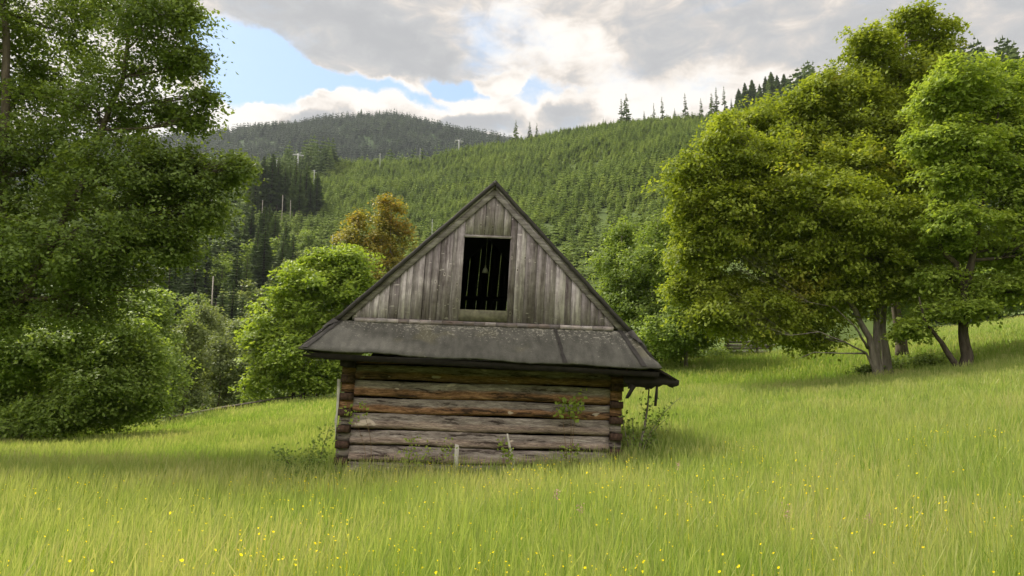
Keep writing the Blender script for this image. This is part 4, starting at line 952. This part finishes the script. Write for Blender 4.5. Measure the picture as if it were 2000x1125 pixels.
# ------------------------------------------------------------------ lift pylons, masts
def pylon(px, ytop, r_, width, label, seed):
    x_, y_ = xy(px, r_); zt = EYE + r_ * float(tanel(px, ytop)); zb_ = gz(x_, y_) - 1; H = zt - zb_
    root = empty('lift_pylon', (x_, y_, zb_)); root.rotation_euler = (0, 0, R(20)); tag(root, label, 'pylon', 'ski lift pylons')
    m_ = MB(); m_.tube([(0, 0, 0), (0, 0, H)], [.75, .5], 10); m_.build('mast', M_STEEL, root, True)
    m_ = MB(); m_.box(-width / 2, width / 2, -.35, .35, H - 1.4, H - .6); m_.build('crossarm', M_STEEL, root)
    for s in (-1, 1):
        m_ = MB(); m_.box(s * width / 2 - .5, s * width / 2 + .5, -2.4, 2.4, H - 1.9, H - 1.5)
        for q_ in range(5): m_.tube([(s * width / 2 - .2, -2 + q_, H - 1.5), (s * width / 2 + .2, -2 + q_, H - 1.5)], .35, 8)
        m_.build('pulley_row', M_STEEL, root)
        m_ = MB(); m_.tube([(s * width * .2, 0, H - .6), (s * width * .2, 0, H + .9), (s * width * .35, 0, H + .9)], .18, 5); m_.build('lifting_frame', M_STEEL, root)
pylon(570, 299, 470, 6.0, 'T-shaped ski lift pylon above the dark spruce stand', 1)
pylon(893, 273, 590, 5.5, 'T-shaped ski lift pylon beside the open ski run near the ridge', 2)
def mast(px, y1, r_, w, label, arm=True, lamp=False):
    x_, y_ = xy(px, r_); zt = EYE + r_ * float(tanel(px, y1)); zb_ = gz(x_, y_) - 1; H = zt - zb_
    root = empty('pole', (x_, y_, zb_)); tag(root, label, 'pole')
    m_ = MB(); m_.tube([(0, 0, 0), (0, 0, H)], [w, w * .7], 7); m_.build('shaft', M_STEEL, root, True)
    if arm: m_ = MB(); m_.box(-w * 5, w * 5, -w * .4, w * .4, H - w * 4, H - w * 2.5); m_.build('crossarm', M_STEEL, root)
    if lamp: m_ = MB(); m_.box(-w * 2.4, w * 2.4, -w, w, H - w * .5, H + w * 2); m_.build('lamp_head', M_STEEL, root)
mast(528, 313, 440, .22, 'slim pole left of the nearer ski lift pylon', False, True)
mast(735, 301, 520, .24, 'short lamp pole on the ridge between the two ski lift pylons', False, True)
mast(815, 288, 560, .16, 'bare thin pole just left of the farther ski lift pylon', False)
mast(604, 331, 420, .2, 'small crossarmed pole to the lower right of the nearer ski lift pylon', True)
mast(646, 458, 150, .08, 'tall thin power pole above the bright maple', True)
mast(842, 428, 260, .09, 'thin pale pole on the hill just above the left roof slope', False)

# ------------------------------------------------------------------ things at the meadow edge
# lying rail along the left edge
m_ = MB(); prev = None
pts = []
for px, D in ((345, 42.5), (400, 44), (455, 46), (510, 47.5), (560, 49), (620, 50)):
    p = gp(px, D, 0); pts.append((p[0], p[1], p[2] + .62 + .05 * math.sin(px)))
m_.tube(pts, .055, 6, wob=.15); rail = empty('rail_fence', gp(480, 46, 0)); tag(rail, 'low grey wooden rail running along the far meadow edge left of the hut', 'fence')
o = m_.build('rail', M_BARKL, rail); o.location = -Vector(rail.location)
for px, D in ((350, 42.7), (455, 46), (560, 49)):
    p = gp(px, D, 0); m_ = MB(); m_.tube([(p[0], p[1] + .1, p[2] - .2), (p[0], p[1] + .1, p[2] + .75)], .06, 6); o = m_.build('post', M_BARKM, rail); o.location = -Vector(rail.location)
# fallen dead branch, bottom of left trees
p0, p1 = gp(-5, 27.5, 0), gp(118, 30, 0)
m_ = MB(); mid = (p0 + p1) / 2 + np.array([0, 0, .75])
m_.tube(bez(p0 + [0, 0, .35], p1 + [0, 0, .95], np.array([0, 0, .25]), 9), list(np.linspace(.10, .05, 9)), 7, wob=.2)
m_.tube(bez(p1 + [0, 0, .95], p1 + [.35, 0, .1], np.array([.1, 0, .1]), 4), [.05, .05, .04, .04], 6, wob=.2)
m_.tube(bez(p0 + [.8, 0, .65], p0 + [-.6, .2, 1.1], np.array([0, 0, .1]), 4), [.05, .04, .03, .02], 5)
m_.tube(bez(p0 + [1.3, 0, .7], p0 + [2.6, -.2, .35], np.array([0, 0, .1]), 4), [.04, .04, .03, .02], 5)
o = m_.build('fallen_branch', M_DEAD, None, True); tag(o, 'grey dead branch lying at the foot of the left-hand trees', 'branch')
# stacked poles under the big right tree
b = gp(1462, 46, 0); root = empty('log_pile', b); tag(root, 'stack of thin grey poles in the shade under the big right-hand trees', 'wood pile')
for i in range(8):
    m_ = MB(); z_ = .15 + i * .2; m_.tube([(-1.7 + rr.uniform(-.2, .2), 0, z_), (1.2 + rr.uniform(-.3, .3), 0, z_ + rr.uniform(-.04, .04))], .085, 7, wob=.1)
    m_.build('pole', M_DEAD if i % 2 else M_BARKL, root)
for s in (-1.5, .3, 1.1):
    m_ = MB(); m_.tube([(s, -.14, -.2), (s, -.14, 1.75)], .07, 6); m_.build('upright', M_BARKM, root)
b = gp(1374, 46); tree('broadleaf_tree', 'small dark-trunked tree left of the stack of poles', 'tree', b, [(1380, 600, 40, 36), (1360, 630, 34, 22), (1410, 620, 36, 26)], 46, 5000, .18, M_BUSH, M_BARK, [([b, up(1376, 660, 46), up(1380, 600, 46)], .15)], seed=81)
for i, (px, lb, lab) in enumerate([(1570, [(1560, 560, 60, 50), (1600, 600, 40, 30)], 'background tree seen between the stems, left of the wide yellow-green tree trunks'),
        (1790, [(1790, 560, 60, 50), (1740, 590, 50, 30)], 'background tree seen between the wide tree and the forked cherry trunk'),
        (1930, [(1930, 540, 60, 50), (1890, 575, 46, 26)], 'background tree seen just right of the forked cherry trunk'),
        (2010, [(2010, 530, 60, 60), (1970, 575, 46, 30), (2060, 540, 60, 60)], 'background tree at the upper meadow edge by the right edge of the photo')]):
    b = gp(px, 78); tree('broadleaf_tree', lab, 'tree', b, lb, 78, 9000, .42, M_LOW, M_BARK, [([b, up(px, 580, 78), up(px, 530, 78)], .2)], seed=181 + i, cl=(1.0, .6), per=36, group='trees along the upper meadow edge')
def bush(name, label, px, D, lb, n, ls, mat, seed, group=None):
    b = gp(px, D); return tree(name, label, 'bush', b, lb, D, n, ls, mat, M_BARK, [([b, up(lb[0][0], lb[0][1] + 5, D)], .04)], seed=seed, cl=(.25, .16), per=30, limb=.03, group=group)
bush('shrub', 'dark low shrub at the meadow edge right of the hut grove', 1390, 44, [(1390, 690, 50, 14), (1350, 688, 36, 16), (1430, 694, 30, 12)], 4500, .14, M_BUSH, 91)
bush('shrub', 'pale green shrub just right of the hut roof corner', 1320, 41, [(1335, 675, 30, 20), (1310, 690, 26, 14), (1360, 670, 22, 16)], 3500, .14, M_CHERRY, 92)
bush('shrub', 'low dark undergrowth bush around the stems of the wide tree', 1745, 30, [(1760, 705, 60, 12), (1700, 722, 30, 8), (1820, 700, 40, 10)], 5000, .11, M_BUSH, 93)
bush('shrub', 'dark bush under the bright maple left of the hut', 545, 52, [(545, 765, 36, 18), (590, 765, 30, 12), (500, 775, 30, 14)], 4000, .18, M_BUSH, 94)
bush('shrub', 'low bush at the left foot of the thin-stemmed trees', 190, 31, [(170, 822, 60, 14), (90, 832, 50, 12), (240, 815, 36, 12)], 5000, .13, M_BUSH, 95)
# bush at left foot of hut
def small_plant(name, label, cat, base, stems, nleaf, ls, mat, smat, spread, seed, group=None, where=(.35, 1.0)):
    rg = np.random.default_rng(seed); base = np.array(base, float); root = empty(name, base); tag(root, label, cat, group); m_ = MB(); C_ = []
    for (tip, bend, r0) in stems:
        pl = bez((0, 0, 0), np.array(tip, float), np.array(bend, float), 8); m_.tube(pl, list(np.linspace(r0, r0 * .3, 8)), 5)
        k_ = nleaf // len(stems); t = rg.uniform(*where, k_) * 7; i = np.minimum(t.astype(int), 6); f = (t - i)[:, None]
        C_.append(pl[i] * (1 - f) + pl[i + 1] * f + rg.normal(0, spread, (k_, 3)))
    m_.build('stem', smat, root); C_ = np.concatenate(C_); N_ = np.tile([0, -.5, .7], (len(C_), 1))
    link('leaves', leaf_mesh('leaves', C_, ls, N_, rg, .4, .8), mat, root); return root
def hp3(x_, y_, z_): v = mw @ Vector((x_, y_, z_ + SH * x_)); return np.array(v)
def gnd(x_, y_): return np.array([x_, y_, gz(x_, y_)])
h1 = hp3(-2.9, -.3, 0)
small_plant('shrub', 'dark green shrub at the left foot of the hut', 'bush', gnd(h1[0] - .15, h1[1]), [((.3, 0, 1.15), (0, 0, .1), .012), ((-.1, .1, .75), (0, 0, .1), .01), ((-.5, 0, .55), (0, 0, .1), .01), ((-.9, .1, .4), (0, 0, .1), .01), ((.2, -.1, .7), (0, 0, 0), .01), ((-.6, -.1, .75), (0, 0, 0), .01)], 1100, .055, M_BUSH, M_BARK, .10, 101, where=(.2, 1))
h1 = hp3(2.95, .1, 0)
small_plant('elder_bush', 'sparse bush with bare leaning stems at the right corner of the hut', 'bush', gnd(h1[0], h1[1]), [((.32, 0, 1.62), (.15, 0, .2), .035), ((-.25, 0, 1.35), (-.1, 0, .1), .015), ((.9, -.2, 1.35), (-.1, 0, .3), .012), ((.65, -.1, .95), (0, 0, .3), .012), ((.0, .1, .95), (0, 0, 0), .015), ((.45, 0, .55), (0, 0, .2), .012), ((-.1, 0, .7), (0, 0, 0), .012)], 560, .065, M_BUSH, M_BARKL, .09, 102, where=(.2, .8))
FR = [((-2.05, -.35), 1.75, [((-.18, 0, 1.55), (.3, 0, .1), .008), ((-.35, 0, 1.45), (.25, 0, 0), .007)], 46, 'thin vine with a tuft of leaves at the left end of the log wall', .065, (.86, 1.0), .07),
      ((-1.2, -.45), 1, [((-.05, 0, .95), (0, 0, 0), .010), ((.28, 0, .72), (0, 0, 0), .007), ((-.2, 0, .7), (0, 0, 0), .007)], 150, 'leafy seedling in front of the left half of the log wall', .055, (.55, 1.0), .07),
      ((-.68, -.42), 1, [((.0, 0, .80), (0, 0, 0), .008), ((.16, 0, .78), (0, 0, 0), .006)], 60, 'thin seedling just left of the pale stake', .05, (.75, 1.0), .06),
      ((1.62, -.4), 1, [((.05, 0, 1.42), (.05, 0, 0), .010), ((.18, 0, 1.5), (0, 0, .1), .008), ((-.12, 0, 1.40), (0, 0, .1), .008)], 130, 'slender sapling with a bunch of large leaves at the right end of the log wall', .085, (.84, 1.02), .085),
      ((1.55, -.42), 1, [((.0, 0, .60), (0, 0, 0), .008), ((.22, 0, .62), (0, 0, 0), .006)], 60, 'small seedling at the foot of the slender sapling', .055, (.7, 1.0), .06),
      ((.45, -.40), 1, [((-.04, 0, .85), (0, 0, 0), .008), ((.1, 0, .7), (0, 0, 0), .006)], 60, 'bright leafed shoot on the bent pale branch', .07, (.7, 1.0), .05)]
for i, ((x_, y_), _, stm, nl, lab, ls, wh, sp) in enumerate(FR):
    b = hp3(x_, y_, 0); b[2] = gz(b[0], b[1]); small_plant('seedling', lab, 'plant', b, stm, nl, ls, M_CHERRY, M_REDST, sp, 110 + i, where=wh)

# ------------------------------------------------------------------ grass
def in_hut(x_, y_):
    c, s = math.cos(R(2.9)), math.sin(R(2.9)); dx, dy = x_ + .603, y_ - 14.2; u = dx * c + dy * s; v = -dx * s + dy * c
    return (u > -2.75) & (u < 2.68) & (v > -.08) & (v < 4.9)
def build_grass():
    rg = np.random.default_rng(5); VV = []; LL = []; SS = []; AA = []; off = 0
    bands = [(2.8, 6.5, 5600, .0017, (.20, .48)), (6.5, 11, 4200, .0023, (.20, .48)), (11, 18, 2600, .0031, (.22, .44)), (18, 32, 1150, .0052, (.20, .38)), (32, 92, 260, .011, (.18, .34))]
    for (d0, d1, dens, w, (h0, h1)) in bands:
        az0, az1 = R(-41), R(41); area = (az1 - az0) / 2 * (d1 ** 2 - d0 ** 2); n = int(area * dens)
        a = rg.uniform(az0, az1, n); r_ = np.sqrt(rg.uniform(d0 ** 2, d1 ** 2, n)); k_ = (r_ < r_edge(a) + .3); x_, y_ = r_ * np.sin(a), r_ * np.cos(a)
        # clumping
        cl = np.sin(x_ * 5.1 + np.sin(y_ * 3.7)) * np.sin(y_ * 4.3 + np.sin(x_ * 2.9)); k_ &= rg.uniform(0, 1, n) < .78 + .22 * cl; k_ &= ~in_hut(x_, y_)
        x_, y_, cl = x_[k_], y_[k_], cl[k_]; n = len(x_); z = MZ(x_, y_)
        patch = .5 + .5 * np.sin(x_ * .45 + 1.3) * np.sin(y_ * .38 + .4)
        h = rg.uniform(h0, h1, n) * (.85 + .25 * patch) * (1 + .1 * cl); tall = rg.uniform(0, 1, n) < .16; h = np.where(tall, h * 1.35 + .06, h)
        ang = rg.uniform(0, 2 * np.pi, n); lean = h * np.abs(rg.normal(.10, .17, n)); la = rg.uniform(0, 6.28, n)
        lx, ly = np.cos(la) * lean + .05 * h, np.sin(la) * lean
        ww = w * rg.uniform(.6, 1.4, n) * np.where(tall, .7, 1); bx, by = np.cos(ang) * ww, np.sin(ang) * ww
        v0 = np.stack([x_ - bx, y_ - by, z - .02], 1); v1 = np.stack([x_ + bx, y_ + by, z - .02], 1)
        m1 = np.stack([x_ - bx * .8 + lx * .35, y_ - by * .8 + ly * .35, z + h * .6], 1); m2 = np.stack([x_ + bx * .8 + lx * .35, y_ + by * .8 + ly * .35, z + h * .6], 1)
        # tip: seed stalks end in a broader head
        tw = np.where(tall, 1.9, .12); tx = lx; ty_ = ly
        t1 = np.stack([x_ - bx * tw + tx * .85, y_ - by * tw + ty_ * .85, z + h * .9], 1); t2 = np.stack([x_ + bx * tw + tx, y_ + by * tw + ty_, z + h * np.where(tall, 1.0, .97)], 1)
        V = np.stack([v0, v1, m2, m1, t2, t1], 1).reshape(-1, 3); i = np.arange(n)[:, None] * 6 + off
        LL.append((i + np.array([[0, 1, 2, 3, 3, 2, 4, 5]])).ravel()); SS.append(np.full(2 * n, 4)); VV.append(V); off += 6 * n
        at = np.zeros((n, 6)); at[:, 4:] = np.where(tall, 1.0, .12)[:, None]; at[:, 2:4] = np.where(tall, .35, 0)[:, None]; AA.append(at.ravel())
    o = link('meadow_grass', np_mesh('meadow_grass', np.concatenate(VV), np.concatenate(LL), np.concatenate(SS), attr=np.concatenate(AA)), M_GRASS)
    tag(o, 'tall yellow-green meadow grass with straw-coloured seed heads', 'grass', None, 'stuff')
build_grass()
def build_flowers():
    rg = np.random.default_rng(9); V = []; Fc = []
    C0 = [(rg.uniform(R(-38), R(38)), rg.uniform(3.6, 13)) for _ in range(190)]
    for a, r_ in C0:
        sprd = rg.uniform(.10, .55)
        cx_, cy_ = r_ * math.sin(a), r_ * math.cos(a)
        for _ in range(rg.integers(1, 13)):
            x_, y_ = cx_ + rg.normal(0, sprd), cy_ + rg.normal(0, sprd)
            if in_hut(np.array([x_]), np.array([y_]))[0]: continue
            z = gz(x_, y_) + rg.uniform(.44, .62); s = rg.uniform(.0035, .0105); t = rg.normal(0, .35, 2); i = len(V)
            V.append((x_, y_, z - .003))
            for j in range(6):
                an = j * math.pi / 3; V.append((x_ + s * math.cos(an), y_ + s * math.sin(an), z + .004 + s * (t[0] * math.cos(an) + t[1] * math.sin(an) - .5 * math.sin(an))))
            for j in range(6): Fc.append((i, i + 1 + j, i + 1 + (j + 1) % 6))
            i = len(V); V += [(x_ - .0015, y_, z - .4), (x_ + .0015, y_, z - .4), (x_, y_, z)]; Fc.append((i, i + 1, i + 2))
    me = np_mesh('buttercups', V, [i for f in Fc for i in f], [len(f) for f in Fc]); o = link('buttercups', me, M_YELLOW)
    tag(o, 'scattered small yellow buttercups in the meadow grass', 'flowers', None, 'stuff')
build_flowers()
PK = [(1130, 995, 7, 'pink flower head near the middle of the foreground grass'), (1695, 1045, 6, 'pinkish flower head in the right foreground grass'), (1535, 1018, 6.5, 'pale pink flower head left of the pinkish one in the right foreground'), (1083, 968, 7.5, 'faint pink flower head below the middle of the hut wall'), (1322, 908, 10, 'faint pink flower head right of the hut foot')]
for i, (px, py, D, lab) in enumerate(PK):
    p = P(px, py, D); g_ = gz(p[0], p[1]); root = empty('wildflower', (p[0], p[1], g_)); tag(root, lab, 'flower', 'pink wildflowers'); H = max(p[2] - g_, .45)
    m_ = MB(); m_.tube([(0, 0, 0), (.02, 0, H)], .003, 5); m_.build('stem', M_STEM, root)
    m_ = MB(); rq = random.Random(i)
    for _ in range(46):
        c = Vector((.02 + rq.gauss(0, .016), rq.gauss(0, .016), H + rq.gauss(0, .03))); d = Vector((rq.gauss(0, 1), rq.gauss(0, 1), rq.gauss(0, 1))).normalized() * .009; e = d.orthogonal().normalized() * .005
        m_.add([c - d, c + e, c + d, c - e], [(0, 1, 2, 3)])
    m_.build('flower_head', M_PINK, root)

# ------------------------------------------------------------------ air
m_ = bpy.data.materials.new('air'); m_.use_nodes = True; k = NT(m_.node_tree)
pv = k.n('ShaderNodeVolumePrincipled', {'Color': (.80, .88, 1.0, 1), 'Density': HAZE, 'Anisotropy': .2}); om = k.n('ShaderNodeOutputMaterial'); k.t.links.new(pv.outputs[0], om.inputs['Volume'])
mb = MB(); mb.box(-4200, 4200, -4200, 4200, -260, 1100); hz_ = mb.build('haze', m_); hz_['kind'] = 'stuff'
